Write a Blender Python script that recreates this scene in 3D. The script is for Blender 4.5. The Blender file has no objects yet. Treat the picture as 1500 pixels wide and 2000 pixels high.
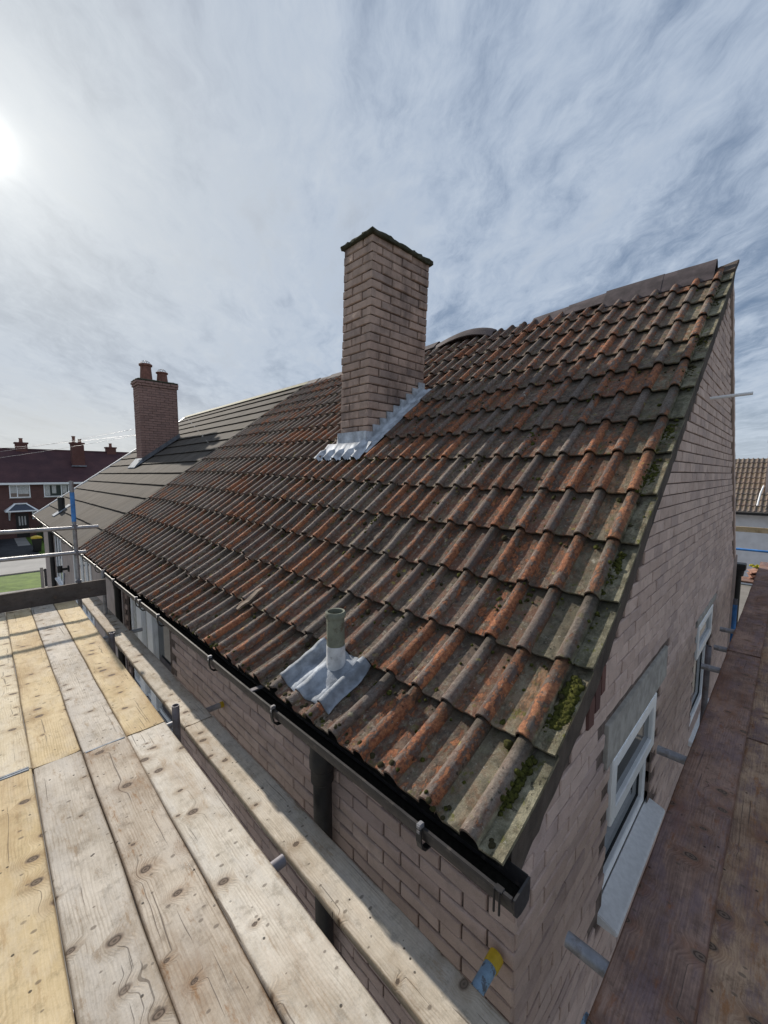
import bpy, bmesh, math, random
from mathutils import Vector, Matrix, noise as mnoise
random.seed(7)
ZO = 5.6                                   # eye height above the ground
S = bpy.context.scene
COL = S.collection
R = random.uniform
# house axes: u runs along the eaves, v along the gable, z up (measured from the eye)
def W3(p): return Vector((p[1], p[0], p[2] + ZO))
WLOC = {}

# ------------------------------------------------------------------ mesh building
class MB:
    def __init__(s):
        s.v = []; s.f = []; s.fa = []; s.va = {}; s.uv = {}
    def vert(s, p):
        s.v.append(tuple(p)); return len(s.v) - 1
    def face(s, idx, t=0.5):
        s.f.append(tuple(idx)); s.fa.append(t)
    def quad(s, a, b, c, d, t=0.5):
        i = [s.vert(p) for p in (a, b, c, d)]; s.face(i, t)
    def hexa(s, P, t=0.5):
        """P: eight corners, bottom ring then top ring"""
        i = [s.vert(p) for p in P]
        for q in ((0,1,2,3),(4,5,6,7),(0,1,5,4),(1,2,6,5),(2,3,7,6),(3,0,4,7)):
            s.face([i[k] for k in q], t)
    def box(s, u0, u1, v0, v1, z0, z1, t=0.5, j=0.0):
        P = [(u0,v0,z0),(u1,v0,z0),(u1,v1,z0),(u0,v1,z0),(u0,v0,z1),(u1,v0,z1),(u1,v1,z1),(u0,v1,z1)]
        if j: P = [tuple(c + R(-j, j) for c in p) for p in P]
        s.hexa(P, t)
    def ring_loft(s, rings, cap=True, t=0.5, closed=True):
        ids = [[s.vert(p) for p in r] for r in rings]
        n = len(rings[0])
        for a, b in zip(ids, ids[1:]):
            for k in range(n if closed else n - 1):
                s.face((a[k], a[(k+1) % n], b[(k+1) % n], b[k]), t)
        if cap:
            s.face(ids[0][::-1], t); s.face(ids[-1], t)
    def tube(s, a, b, r, n=14, r2=None, cap=True, t=0.5, hollow=0):
        a = Vector(a); b = Vector(b); d = (b - a).normalized()
        x = d.orthogonal().normalized(); y = d.cross(x)
        r2 = r if r2 is None else r2
        def ring(c, rr): return [c + x*math.cos(2*math.pi*k/n)*rr + y*math.sin(2*math.pi*k/n)*rr for k in range(n)]
        if hollow:
            s.ring_loft([ring(a, r-hollow), ring(a, r), ring(b, r2), ring(b, r2-hollow), ring(a + (b-a)*.15, r2-hollow)], cap=False, t=t)
        else:
            s.ring_loft([ring(a, r), ring(b, r2)], cap, t)
    def lathe(s, c, prof, n=18, t=0.5, cap=True):
        rings = [[(c[0]+r*math.cos(2*math.pi*k/n), c[1]+r*math.sin(2*math.pi*k/n), c[2]+z) for k in range(n)] for r, z in prof]
        s.ring_loft(rings, cap, t)
    def path(s, pts, r, n=8, t=0.5):
        for a, b in zip(pts, pts[1:]): s.tube(a, b, r, n, t=t)
    def build(s, name, mat, parent=None, smooth=False, bevel=0, origin=None, auto=None, recalc=True):
        wv = [W3(p) for p in s.v]
        if parent is not None: o3 = WLOC[parent.name]
        elif origin is not None: o3 = W3(origin)
        else:
            xs = [p.x for p in wv]; ys = [p.y for p in wv]; zs = [p.z for p in wv]
            o3 = Vector(((min(xs)+max(xs))/2, (min(ys)+max(ys))/2, min(zs)))
        me = bpy.data.meshes.new(name)
        me.from_pydata([p - o3 for p in wv], [], [f[::-1] for f in s.f])
        at = me.attributes.new('tint', 'FLOAT', 'FACE'); at.data.foreach_set('value', s.fa)
        for k, arr in s.va.items():
            a = me.attributes.new(k, 'FLOAT', 'POINT'); a.data.foreach_set('value', arr)
        if s.uv:
            uvl = me.uv_layers.new(name='UVMap')
            for lp in me.loops:
                uvl.data[lp.index].uv = s.uv.get(lp.vertex_index, (0, 0))
        if recalc:
            bm = bmesh.new(); bm.from_mesh(me); bmesh.ops.recalc_face_normals(bm, faces=bm.faces)
            if bevel:
                ge = [e for e in bm.edges if len(e.link_faces) == 2 and e.calc_face_angle(0) > 0.6]
                bmesh.ops.bevel(bm, geom=ge, offset=bevel, segments=2, affect='EDGES', clamp_overlap=True)
            bm.to_mesh(me); bm.free()
        if smooth:
            for p in me.polygons: p.use_smooth = True
            if auto: me.set_sharp_from_angle(angle=math.radians(auto))
        me.materials.append(mat)
        o = bpy.data.objects.new(name, me); COL.objects.link(o)
        if parent is not None:
            o.parent = parent; WLOC[o.name] = o3      # children live in their parent's frame
        else:
            o.location = o3; WLOC[o.name] = o3
        return o

def thing(name, label, cat, at, group=None):
    o = bpy.data.objects.new(name, None); COL.objects.link(o)
    o.location = W3(at); WLOC[o.name] = W3(at); o.empty_display_size = .2
    o['label'] = label; o['category'] = cat
    if group: o['group'] = group
    return o
def tag(o, label, cat, group=None):
    o['label'] = label; o['category'] = cat
    if group: o['group'] = group
    return o
def structure(o): o['kind'] = 'structure'; return o

# ------------------------------------------------------------------ materials
class M:
    def __init__(s, name):
        s.m = bpy.data.materials.new(name); s.m.use_nodes = True
        s.t = s.m.node_tree; s.N = s.t.nodes; s.L = s.t.links
        s.b = s.N['Principled BSDF']
    def n(s, typ, **kw):
        nd = s.N.new('ShaderNode' + typ)
        for k, v in kw.items():
            if k.startswith('i_'):
                key = k[2:]
                key = int(key) if key.isdigit() else key.replace('_', ' ')
                s.put(nd.inputs[key], v)
            else: setattr(nd, k, v)
        return nd
    def put(s, sock, v):
        if isinstance(v, bpy.types.NodeSocket): s.L.new(v, sock)
        else:
            if isinstance(v, (tuple, list)) and len(v) == 3 and sock.type == 'RGBA': v = (*v, 1)
            sock.default_value = v
    def attr(s, name): return s.n('Attribute', attribute_name=name).outputs['Fac']
    def obj(s): return s.n('TexCoord').outputs['Object']
    def uv(s): return s.n('TexCoord').outputs['UV']
    def gen(s): return s.n('TexCoord').outputs['Generated']
    def mapv(s, vec, scale=(1,1,1), loc=(0,0,0), rot=(0,0,0)):
        return s.n('Mapping', i_Vector=vec, i_Scale=scale, i_Location=loc, i_Rotation=rot).outputs[0]
    def noise(s, vec, scale=5, detail=4, rough=.55, dist=0.0, col=False):
        nd = s.n('TexNoise', i_Vector=vec, i_Scale=scale, i_Detail=detail, i_Roughness=rough, i_Distortion=dist)
        return nd.outputs['Color' if col else 'Fac']
    def vor(s, vec, scale=5, feature='F1', out='Distance', rnd=1.0):
        return s.n('TexVoronoi', feature=feature, i_Vector=vec, i_Scale=scale, i_Randomness=rnd).outputs[out]
    def ramp(s, fac, *stops, interp='LINEAR'):
        nd = s.n('ValToRGB', i_Fac=fac); cr = nd.color_ramp; cr.interpolation = interp
        while len(cr.elements) < len(stops): cr.elements.new(.5)
        for e, (p, c) in zip(cr.elements, stops):
            e.position = p; e.color = (c, c, c, 1) if isinstance(c, (int, float)) else (*c, 1)
        return nd.outputs['Color']
    def step(s, fac, a, b):      # smooth 0..1 between a and b
        return s.n('MapRange', interpolation_type='SMOOTHSTEP', i_Value=fac, i_1=a, i_2=b, i_3=0.0, i_4=1.0).outputs[0]
    def mix(s, fac, a, b, mode='MIX'):
        nd = s.n('Mix', data_type='RGBA', blend_type=mode)
        s.put(nd.inputs[0], fac); s.put(nd.inputs[6], a); s.put(nd.inputs[7], b)
        return nd.outputs[2]
    def math(s, op, a, b=0.0, c=0.0):
        nd = s.n('Math', operation=op); s.put(nd.inputs[0], a); s.put(nd.inputs[1], b); s.put(nd.inputs[2], c)
        return nd.outputs[0]
    def sep(s, vec): return s.n('SeparateXYZ', i_Vector=vec).outputs
    def done(s, col, rough=.7, metal=0.0, bump=None, bs=.3, bd=.01, spec=.4):
        s.put(s.b.inputs['Base Color'], col); s.put(s.b.inputs['Roughness'], rough); s.put(s.b.inputs['Metallic'], metal)
        s.put(s.b.inputs['Specular IOR Level'], spec)
        if bump is not None:
            bn = s.n('Bump', i_Height=bump, i_Strength=bs, i_Distance=bd)
            s.L.new(bn.outputs[0], s.b.inputs['Normal'])
        return s.m

def mat_plain(name, col, rough=.6, metal=0., var=.25, scale=12, bs=.15, spec=.4):
    m = M(name); o = m.obj()
    n1 = m.noise(o, scale, 5); n2 = m.noise(o, scale*7, 3)
    d = tuple(c*(1-var) for c in col); l = tuple(min(1, c*(1+var*.7)) for c in col)
    c = m.mix(m.step(n1, .3, .7), d, l)
    return m.done(c, m.math('MULTIPLY_ADD', n2, .25, rough-.12), metal, n2, bs, .004, spec)

def mat_tile():
    m = M('roof_tile_concrete'); o = m.obj()
    roll = m.attr('roll'); rnd = m.attr('rnd'); rnd2 = m.attr('rnd2'); verge = m.attr('verge'); al = m.attr('along'); side = m.attr('side')
    pan = m.math('SUBTRACT', 1.0, m.step(roll, .15, .7))
    jit = m.n('CombineXYZ', i_X=m.math('MULTIPLY', rnd, 17.0), i_Y=m.math('MULTIPLY', rnd2, 13.0)).outputs[0]
    oj = m.n('VectorMath', operation='ADD', i_0=o, i_1=jit).outputs[0]
    def off(k): return m.n('VectorMath', operation='ADD', i_0=oj, i_1=(k, k*.7, k*1.3)).outputs[0]
    big = m.noise(o, .9, 3); f2 = m.noise(oj, 17, 8, .75); f3 = m.noise(o, 52, 6, .75); grit = m.noise(o, 230, 3, .75)
    c = m.mix(m.step(f2, .36, .64), (.062, .048, .044), (.19, .138, .108))
    c = m.mix(m.math('MULTIPLY', m.step(m.math('ADD', m.noise(off(3), 11, 7, .72), m.math('MULTIPLY', m.math('SUBTRACT', rnd2, .5), .2)), .5, .6), .6), c, (.20, .082, .052))
    c = m.mix(m.math('MULTIPLY', m.math('MULTIPLY', m.step(m.noise(off(7), 8, 7, .72), .50, .62), pan), .45), c, (.185, .165, .11))
    c = m.mix(m.math('MULTIPLY', m.step(m.noise(off(11), 30, 6, .75), .53, .62), .55), c, (.31, .285, .24))
    rc = m.mix(m.step(f3, .35, .65), (.115, .095, .092), (.24, .205, .19))
    rc = m.mix(m.step(rnd2, .6, 1.), rc, (.085, .076, .080))
    c = m.mix(m.math('MULTIPLY', m.step(roll, .25, .8), .8), c, rc)
    # orange: lost skin and lichen with crisp ragged borders, mostly on the rolls
    om = m.math('ADD', m.noise(m.mapv(off(5), (1.0, 1.7, 1.0)), 12, 9, .72), m.math('MULTIPLY', m.math('SUBTRACT', rnd, .5), .20))
    om = m.math('ADD', om, m.math('MULTIPLY', roll, .055))
    om = m.math('SUBTRACT', om, m.math('MULTIPLY', m.math('SUBTRACT', side, .5), .12))
    om = m.math('ADD', om, m.math('MULTIPLY', m.math('SUBTRACT', big, .5), .30))
    far = m.step(m.sep(o)[1], -1.6, 3.2)
    om = m.math('SUBTRACT', om, m.math('MULTIPLY', far, .05))
    og = m.mix(m.step(f3, .35, .68), (.19, .06, .032), (.46, .19, .085))
    c = m.mix(m.math('MULTIPLY', m.step(om, .50, .58), .35), c, (.19, .085, .055))
    c = m.mix(m.math('MULTIPLY', m.step(om, .602, .63), .88), c, og)
    # grey green tiles along the verge
    vg = m.mix(m.step(m.noise(o, 12, 7, .7), .38, .62), (.105, .105, .068), (.30, .29, .215))
    c = m.mix(m.math('MULTIPLY', m.math('MULTIPLY', verge, m.math('MULTIPLY_ADD', pan, .75, .2)), .88), c, vg)
    gm = m.math('MULTIPLY', m.step(m.noise(off(2), 15, 7, .75), .56, .66), .75)
    c = m.mix(m.math('MULTIPLY', gm, m.math('MULTIPLY_ADD', verge, .7, m.math('MULTIPLY_ADD', pan, .6, .18))), c, (.125, .128, .026))
    # lichen rosettes, yellow and pale; black crumbs
    ow = m.n('VectorMath', operation='ADD', i_0=o, i_1=m.n('VectorMath', operation='SCALE', i_0=m.noise(o, 26, 4, .7, 0, True), i_Scale=.07).outputs[0]).outputs[0]
    sp1 = m.math('MULTIPLY', m.math('SUBTRACT', 1.0, m.step(m.vor(ow, 9), .04, .2)), m.step(m.noise(o, 3.4, 2), .48, .55))
    c = m.mix(m.math('MULTIPLY', sp1, .7), c, m.mix(m.step(m.noise(o, 2.3, 1), .42, .5), (.50, .48, .42), (.40, .34, .08)))
    sp2 = m.math('MULTIPLY', m.math('SUBTRACT', 1.0, m.step(m.vor(ow, 34), .10, .2)), m.step(m.noise(o, 9, 3), .5, .58))
    c = m.mix(m.math('MULTIPLY', sp2, .6), c, (.47, .45, .40))
    sp3 = m.math('MULTIPLY', m.math('SUBTRACT', 1.0, m.step(m.vor(ow, 27), .12, .24)), m.step(m.noise(o, 7, 3), .5, .57))
    c = m.mix(m.math('MULTIPLY', sp3, .75), c, (.022, .02, .013))
    c = m.mix(m.math('MULTIPLY', m.step(m.math('ADD', al, m.math('MULTIPLY', m.math('SUBTRACT', f2, .5), .5)), .62, .95), .65), c, (.028, .025, .018))  # tile heads painted darker, as shade under the course above
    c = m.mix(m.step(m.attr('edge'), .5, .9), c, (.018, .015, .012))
    c = m.mix(.6, c, m.ramp(grit, (.25, .3), (.7, 1.0)), 'MULTIPLY')
    c = m.mix(1.0, c, m.ramp(m.attr('tone'), (0, 1.0), (1, 1.0)), 'MULTIPLY')
    tn = m.math('MULTIPLY_ADD', m.attr('tone'), .45, .98)
    c = m.n('VectorMath', operation='MULTIPLY', i_0=c, i_1=m.n('CombineXYZ', i_X=tn, i_Y=m.math('MULTIPLY', tn, .965), i_Z=m.math('MULTIPLY', tn, .90)).outputs[0]).outputs[0]
    h = m.math('ADD', m.math('MULTIPLY', f3, .7), m.math('MULTIPLY', grit, .4))
    h = m.math('ADD', h, m.math('MULTIPLY', f2, .6))
    h = m.math('ADD', h, m.math('MULTIPLY', m.step(om, .58, .62), -.3))
    h = m.math('ADD', h, m.math('MULTIPLY', m.math('ADD', sp3, sp2), .25))
    return m.done(c, .8, 0, h, 1.0, .011, .3)

def mat_slate_tile():
    m = M('flat_grey_tile'); o = m.obj()
    n1 = m.noise(m.mapv(o, (.5, 1, .5)), 3, 5); n2 = m.noise(o, 90, 4, .7)
    st = m.noise(m.mapv(o, (.25, 14, .25)), 3, 4, .6)
    c = m.mix(m.step(n1, .3, .7), (.068, .056, .047), (.118, .10, .085))
    c = m.mix(m.math('MULTIPLY', m.step(st, .4, .7), .4), c, (.185, .165, .142))
    c = m.mix(m.math('MULTIPLY', m.step(m.attr('tint'), .3, 1), .35), c, (.11, .10, .095))
    c = m.mix(m.math('MULTIPLY', m.step(m.noise(o, 2.2, 5, .7), .62, .75), .6), c, (.2, .2, .09))
    c = m.mix(.4, c, m.ramp(n2, (.3, .4), (.7, 1.)), 'MULTIPLY')
    c = m.mix(m.step(m.attr('edge'), .5, .9), c, (.015, .014, .013))
    return m.done(c, .92, 0, n2, .3, .004, .12)

def mat_brick(name, c1, c2, c3, dirt=(.06, .05, .05), dscale=.9, damt=.5):
    m = M(name); o = m.obj(); t = m.attr('tint')
    mid = m.noise(o, 9, 6, .65); fine = m.noise(o, 70, 5, .7); grit = m.noise(o, 240, 2, .7)
    c = m.mix(m.step(t, .05, .6), c1, c2); c = m.mix(m.step(t, .62, .95), c, c3)
    c = m.mix(m.math('MULTIPLY', m.step(mid, .42, .75), .45), c, tuple(x*.55 for x in c1))
    c = m.mix(m.math('MULTIPLY', m.step(m.noise(o, 3.3, 5, .7), .58, .78), .35), c, tuple(min(1, x*1.5) for x in c2))
    dz = m.noise(m.mapv(o, (1, 1, .45)), dscale, 6, .68)
    c = m.mix(m.math('MULTIPLY', m.step(dz, .40, .74), damt), c, dirt)
    c = m.mix(.4, c, m.ramp(grit, (.25, .45), (.7, 1.)), 'MULTIPLY')
    vd = m.math('MULTIPLY', m.math('SUBTRACT', 1.0, m.step(m.vor(o, 26), .06, .14)), m.step(m.noise(o, 5, 3), .56, .64))
    c = m.mix(m.math('MULTIPLY', vd, .4), c, (.45, .43, .4))
    h = m.math('ADD', m.math('MULTIPLY', fine, .8), m.math('MULTIPLY', mid, .9))
    return m.done(c, .9, 0, h, .8, .01, .2)

def mat_brick_far(name, a, b, mort, sx=1.0, rows=.075, width=.225):
    m = M(name); o = m.obj()
    x, y, z = m.sep(o)[:3]
    vec = m.n('CombineXYZ', i_X=m.math('ADD', x, y), i_Y=z).outputs[0]
    bt = m.n('TexBrick', i_Vector=vec, i_Color1=a, i_Color2=b, i_Mortar=mort, i_Scale=1.0)
    bt.inputs['Mortar Size'].default_value = .008; bt.inputs['Brick Width'].default_value = width; bt.inputs['Row Height'].default_value = rows
    c = m.mix(m.math('MULTIPLY', m.step(m.noise(o, 1.3, 5, .6), .4, .75), .45), bt.outputs['Color'], tuple(k*.55 for k in a))
    return m.done(c, .9, 0, bt.outputs['Fac'], -.3, .01, .2)

def mat_wood(name, c_lo, c_hi, stain, grey, stain_amt=.5, grey_amt=.5, knots=1.0, bs=.5):
    m = M(name); uv = m.uv()
    wob = m.noise(m.mapv(uv, (.55, 1.6, 1)), 2.0, 4, .6, 0, True)
    wv = m.n('VectorMath', operation='ADD', i_0=uv, i_1=m.n('VectorMath', operation='MULTIPLY', i_0=wob, i_1=(.03, .05, 0)).outputs[0]).outputs[0]
    # knots: sparse cells stretched across the board, the grain bends round them
    def knots_at(sc, off, lo, hi, sel):
        kd = m.n('TexVoronoi', voronoi_dimensions='2D', feature='F1', i_Vector=m.mapv(wv, (sc*1.5, sc, 1), off), i_Scale=1.0, i_Randomness=1.0)
        kp = m.sep(kd.outputs['Color'])
        kr = m.math('DIVIDE', kd.outputs['Distance'], m.math('MULTIPLY_ADD', kp[0], hi-lo, lo))
        return kr, m.step(kp[1], sel, sel+.02)
    kr, ks = knots_at(4.6, (0, 0, 0), .045, .15, .42)
    kn = m.math('MULTIPLY', m.math('SUBTRACT', 1.0, m.step(kr, .62, 1.05)), ks)
    halo = m.math('MULTIPLY', m.math('SUBTRACT', 1.0, m.step(kr, .6, 3.2)), ks)
    kr2, ks2 = knots_at(10.0, (3, 7, 0), .04, .13, .62)
    kn2 = m.math('MULTIPLY', m.math('SUBTRACT', 1.0, m.step(kr2, .6, 1.1)), ks2)
    bend = m.n('CombineXYZ', i_Y=m.math('MULTIPLY', halo, .03)).outputs[0]
    gv = m.n('VectorMath', operation='ADD', i_0=wv, i_1=bend).outputs[0]
    ring = m.n('TexWave', wave_type='BANDS', bands_direction='Y', wave_profile='SIN', i_Vector=m.mapv(gv, (.3, 1, 1)), i_Scale=26.0, i_Distortion=4.0, i_Detail=4.0)
    ring.inputs['Detail Scale'].default_value = 1.4; ring.inputs['Detail Roughness'].default_value = .65
    ringf = ring.outputs['Fac']
    g1 = m.noise(m.mapv(gv, (1.6, 70, 1)), 2.4, 6, .72); g2 = m.noise(m.mapv(gv, (7, 260, 1)), 2.0, 3, .7)
    blot = m.noise(m.mapv(uv, (1.3, 3.6, 1)), 1.9, 7, .7); blot2 = m.noise(m.mapv(uv, (2.4, 8, 1)), 2.3, 7, .75)
    cloud = m.noise(uv, 14, 7, .78); sp = m.noise(uv, 150, 4, .75)
    c = m.mix(m.step(m.math('MULTIPLY_ADD', m.noise(uv, 2.6, 5, .7), .6, m.math('MULTIPLY', g1, .4)), .36, .64), c_lo, c_hi)
    rvis = m.math('MULTIPLY', m.step(ringf, .5, 1.0), m.math('MULTIPLY', m.step(m.noise(m.mapv(uv, (.7, 2.5, 1)), 2.2, 3), .42, .62), .28))
    c = m.mix(rvis, c, tuple(x*.55 for x in stain))
    c = m.mix(m.math('MULTIPLY', m.step(blot, .45, .6), grey_amt), c, grey)
    c = m.mix(m.math('MULTIPLY', m.step(blot2, .535, .68), stain_amt), c, stain)
    c = m.mix(m.math('MULTIPLY', m.step(cloud, .5, .66), .5), c, tuple(x*.55 for x in c_lo))
    c = m.mix(m.math('MULTIPLY', m.step(cloud, .5, .3), .25), c, tuple(min(1, x*1.18) for x in c_hi))
    worn = m.noise(m.mapv(uv, (.55, 1.5, 1), (4, 2, 0)), 1.5, 7, .68)
    c = m.mix(m.math('MULTIPLY', m.step(worn, .48, .66), m.math('MULTIPLY', m.step(g1, .3, .6), .55)), c, tuple(x*.9 for x in stain))
    c = m.mix(m.math('MULTIPLY', m.step(m.noise(m.mapv(uv, (1, 1.6, 1), (9, 1, 0)), 3.2, 7, .75), .58, .70), .45), c, tuple(x*.45 for x in c_lo))
    cr = m.step(m.noise(m.mapv(gv, (.8, 46, 1)), 1.6, 2, .5), .675, .695)
    c = m.mix(m.math('MULTIPLY', cr, .6), c, (.05, .04, .034))
    c = m.mix(m.math('MULTIPLY', halo, .42), c, tuple(x*.8 for x in stain))
    c = m.mix(m.math('MULTIPLY', kn, .88*knots), c, m.mix(m.step(m.math('SINE', m.math('MULTIPLY', kr, 14.0)), -.2, .8), (.15, .11, .085), (.05, .037, .029)))
    c = m.mix(m.math('MULTIPLY', kn2, .62*knots), c, (.09, .07, .055))
    nail = m.math('MULTIPLY', m.math('SUBTRACT', 1.0, m.step(m.n('TexVoronoi', voronoi_dimensions='2D', i_Vector=uv, i_Scale=9.0).outputs['Distance'], .03, .055)), m.math('MULTIPLY', m.step(m.noise(uv, 5.0, 2), .53, .58), .85))
    c = m.mix(nail, c, (.03, .024, .02))
    c = m.mix(.3, c, m.ramp(sp, (.3, .6), (.65, 1.)), 'MULTIPLY')
    c = m.n('VectorMath', operation='SCALE', i_0=c, i_Scale=1.07).outputs[0]
    ex = m.attr('rim')
    c = m.mix(m.math('MULTIPLY', m.step(m.math('ADD', ex, m.math('MULTIPLY', m.math('SUBTRACT', blot2, .5), .9)), .6, 1.0), .5), c, tuple(x*.45 for x in stain))
    h = m.math('ADD', m.math('MULTIPLY', g1, .35), m.math('MULTIPLY', g2, .35))
    h = m.math('ADD', h, m.math('MULTIPLY', cloud, .5))
    h = m.math('ADD', h, m.math('MULTIPLY', ringf, .14))
    h = m.math('ADD', h, m.math('MULTIPLY', sp, .3))
    h = m.math('SUBTRACT', h, m.math('ADD', m.math('MULTIPLY', cr, .5), m.math('ADD', m.math('MULTIPLY', kn, .35), m.math('MULTIPLY', nail, .6))))
    return m.done(c, .85, 0, h, bs, .007, .2)

def mat_metal(name, col, rust=(.16, .09, .05), ramt=.3, metal=.55, rough=.45, spl=.0):
    m = M(name); o = m.obj()
    n1 = m.noise(o, 9, 6, .65); n2 = m.noise(o, 60, 4, .7)
    c = m.mix(m.step(n1, .3, .7), tuple(x*.7 for x in col), tuple(min(1, x*1.2) for x in col))
    c = m.mix(m.math('MULTIPLY', m.step(m.noise(o, 14, 6, .7), .54, .66), ramt), c, rust)
    if spl: c = m.mix(m.math('MULTIPLY', m.step(m.noise(o, 26, 5, .7), .5, .56), spl), c, (.10, .10, .11))
    return m.done(c, m.math('MULTIPLY_ADD', n2, .3, rough-.1), metal, n2, .15, .003, .4)

T = {}
T['tile'] = mat_tile(); T['slate'] = mat_slate_tile()
T['brick'] = mat_brick('pink_split_brick', (.60, .445, .38), (.70, .53, .455), (.53, .40, .355), damt=.25, dirt=(.16, .12, .115))
T['stack'] = mat_brick('chimney_brick', (.52, .375, .31), (.62, .45, .37), (.44, .33, .285), dirt=(.115, .088, .085), dscale=2.6, damt=.85)
T['stack2'] = mat_brick('pale_chimney_brick', (.36, .225, .195), (.39, .245, .21), (.33, .21, .185), damt=.2)
T['mortar'] = mat_plain('grey_mortar', (.15, .115, .10), .95, 0, .4, 20, .4, .1)
T['vmortar'] = mat_brick('dirty_verge_mortar', (.085, .068, .058), (.125, .10, .083), (.06, .05, .045), dirt=(.035, .03, .027), dscale=5, damt=.8)
T['lead'] = mat_plain('lead_sheet', (.27, .295, .335), .7, .15, .45, 9, .6, .25)
T['lead_lifted'] = mat_plain('shade_lifted_lead', (.45, .48, .53), .7, .1, .35, 9, .5, .25)  # same lead, colour lightened for the chimney flashing that sits in shade
T['flue'] = mat_metal('green_flue', (.17, .18, .14), (.085, .065, .045), .8, .0, .75)
T['flue_low'] = mat_metal('flaking_white_sleeve', (.55, .56, .58), (.16, .15, .15), .6, .0, .7)
T['galv'] = mat_metal('galvanised_tube', (.34, .34, .36), (.15, .11, .09), .45)
T['galvdark'] = mat_metal('dull_tube', (.19, .18, .20), (.13, .09, .07), .5, .4, .55)
T['band'] = mat_plain('dull_steel_band', (.23, .25, .28), .8, 0, .4, 20, .2)
T['bluepaint'] = mat_metal('blue_painted_tube', (.06, .22, .55), (.12, .14, .2), .25, 0, .5)
T['bluescuff'] = mat_metal('scuffed_pale_blue_tube', (.26, .40, .55), (.12, .13, .15), .8, .1, .55, .8)
T['yellow'] = mat_plain('yellow_plastic', (.62, .42, .03), .5)
T['black'] = mat_plain('black_plastic', (.018, .018, .019), .42, 0, .3, 20, .1)
T['gutter'] = mat_metal('weathered_gutter', (.035, .032, .032), (.12, .10, .085), .55, 0, .42)
T['muck'] = mat_plain('gutter_muck', (.012, .011, .009), .95, 0, .4, 60, .6, .1)
T['upvc'] = mat_plain('white_upvc', (.93, .94, .95), .35, 0, .06, 8, .04)
T['sill'] = mat_plain('painted_sill', (.74, .74, .75), .7, 0, .08, 30, .06)
T['concrete'] = mat_plain('concrete_lintel', (.36, .335, .30), .9, 0, .2, 14, .3, .2)
T['ridge'] = mat_plain('ridge_tile_concrete', (.082, .064, .066), .8, 0, .35, 8, .5, .35)
T['moss'] = None
def mat_moss():
    m = M('moss_cushion'); o = m.obj(); t = m.attr('tint')
    n = m.noise(o, 60, 5, .7); n2 = m.noise(o, 260, 3, .8)
    c = m.mix(m.step(n, .3, .7), (.030, .032, .010), (.155, .158, .036))
    c = m.mix(m.step(t, .35, .8), c, (.075, .065, .035))
    c = m.mix(.6, c, m.ramp(n2, (.3, .3), (.7, 1.)), 'MULTIPLY')
    return m.done(c, .95, 0, n2, 1., .01, .1)
T['moss'] = mat_moss()
T['cap'] = mat_brick('mossy_flaunching', (.06, .062, .04), (.095, .09, .065), (.05, .045, .04), dirt=(.03, .035, .018), dscale=7, damt=.7)
T['pot'] = mat_plain('terracotta_pot', (.22, .10, .075), .8, 0, .3, 10)
def mat_glass():
    m = M('window_glass'); o = m.obj()
    n = m.noise(o, 1.3, 2)
    c = m.mix(n, (.018, .026, .034), (.05, .06, .07))
    mm = m.done(c, .06, 0, m.noise(o, 2.2, 2), .03, .02, .9)
    return mm
T['glass'] = mat_glass()
T['curtain'] = mat_plain('pale_curtain', (.55, .54, .52), .9, 0, .25, 14)
T['render'] = mat_plain('pink_render', (.46, .385, .35), .92, 0, .12, 5, .4, .15)
T['white'] = mat_plain('white_render', (.68, .68, .70), .9, 0, .08, 3, .2, .15)
T['redbrick'] = mat_brick_far('far_red_brick', (.15, .07, .06), (.115, .056, .05), (.14, .10, .095))
T['farroof'] = None
def mat_farroof():
    m = M('far_red_roof'); o = m.obj()
    st = m.n('TexWave', bands_direction='Z', i_Vector=o, i_Scale=4.2, i_Distortion=.2)
    n = m.noise(o, .8, 5); n2 = m.noise(o, 9, 4)
    c = m.mix(m.step(n, .3, .7), (.08, .038, .046), (.125, .058, .062))
    c = m.mix(m.math('MULTIPLY', m.step(st.outputs['Fac'], .75, .98), .6), c, (.03, .014, .016))
    c = m.mix(.5, c, m.ramp(n2, (.2, .5), (.8, 1.)), 'MULTIPLY')
    return m.done(c, .8, 0, st.outputs['Fac'], .3, .02, .3)
T['farroof'] = mat_farroof()
WOODS = {
 'yellow': mat_wood('fresh_yellow_board', (.51, .39, .22), (.66, .53, .34), (.33, .20, .09), (.53, .45, .34), .5, .4),
 'cream': mat_wood('creamy_board', (.55, .455, .31), (.68, .595, .45), (.38, .26, .14), (.55, .49, .41), .4, .45),
 'grey': mat_wood('weathered_grey_board', (.35, .30, .24), (.60, .535, .455), (.25, .165, .09), (.49, .45, .405), .65, .55),
 'silver': mat_wood('silver_grey_board', (.43, .375, .30), (.68, .615, .525), (.31, .20, .11), (.57, .53, .475), .5, .55),
 'brown': mat_wood('patchy_brown_board', (.33, .265, .20), (.57, .495, .405), (.25, .135, .06), (.49, .44, .385), .85, .4),
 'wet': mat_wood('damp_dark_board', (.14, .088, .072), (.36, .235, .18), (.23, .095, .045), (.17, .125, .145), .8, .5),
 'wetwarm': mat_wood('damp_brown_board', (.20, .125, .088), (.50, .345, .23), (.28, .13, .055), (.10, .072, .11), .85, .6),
 'toe': mat_wood('dark_toe_board', (.075, .06, .055), (.14, .115, .10), (.06, .045, .035), (.11, .10, .095), .5, .5),
}

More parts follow.
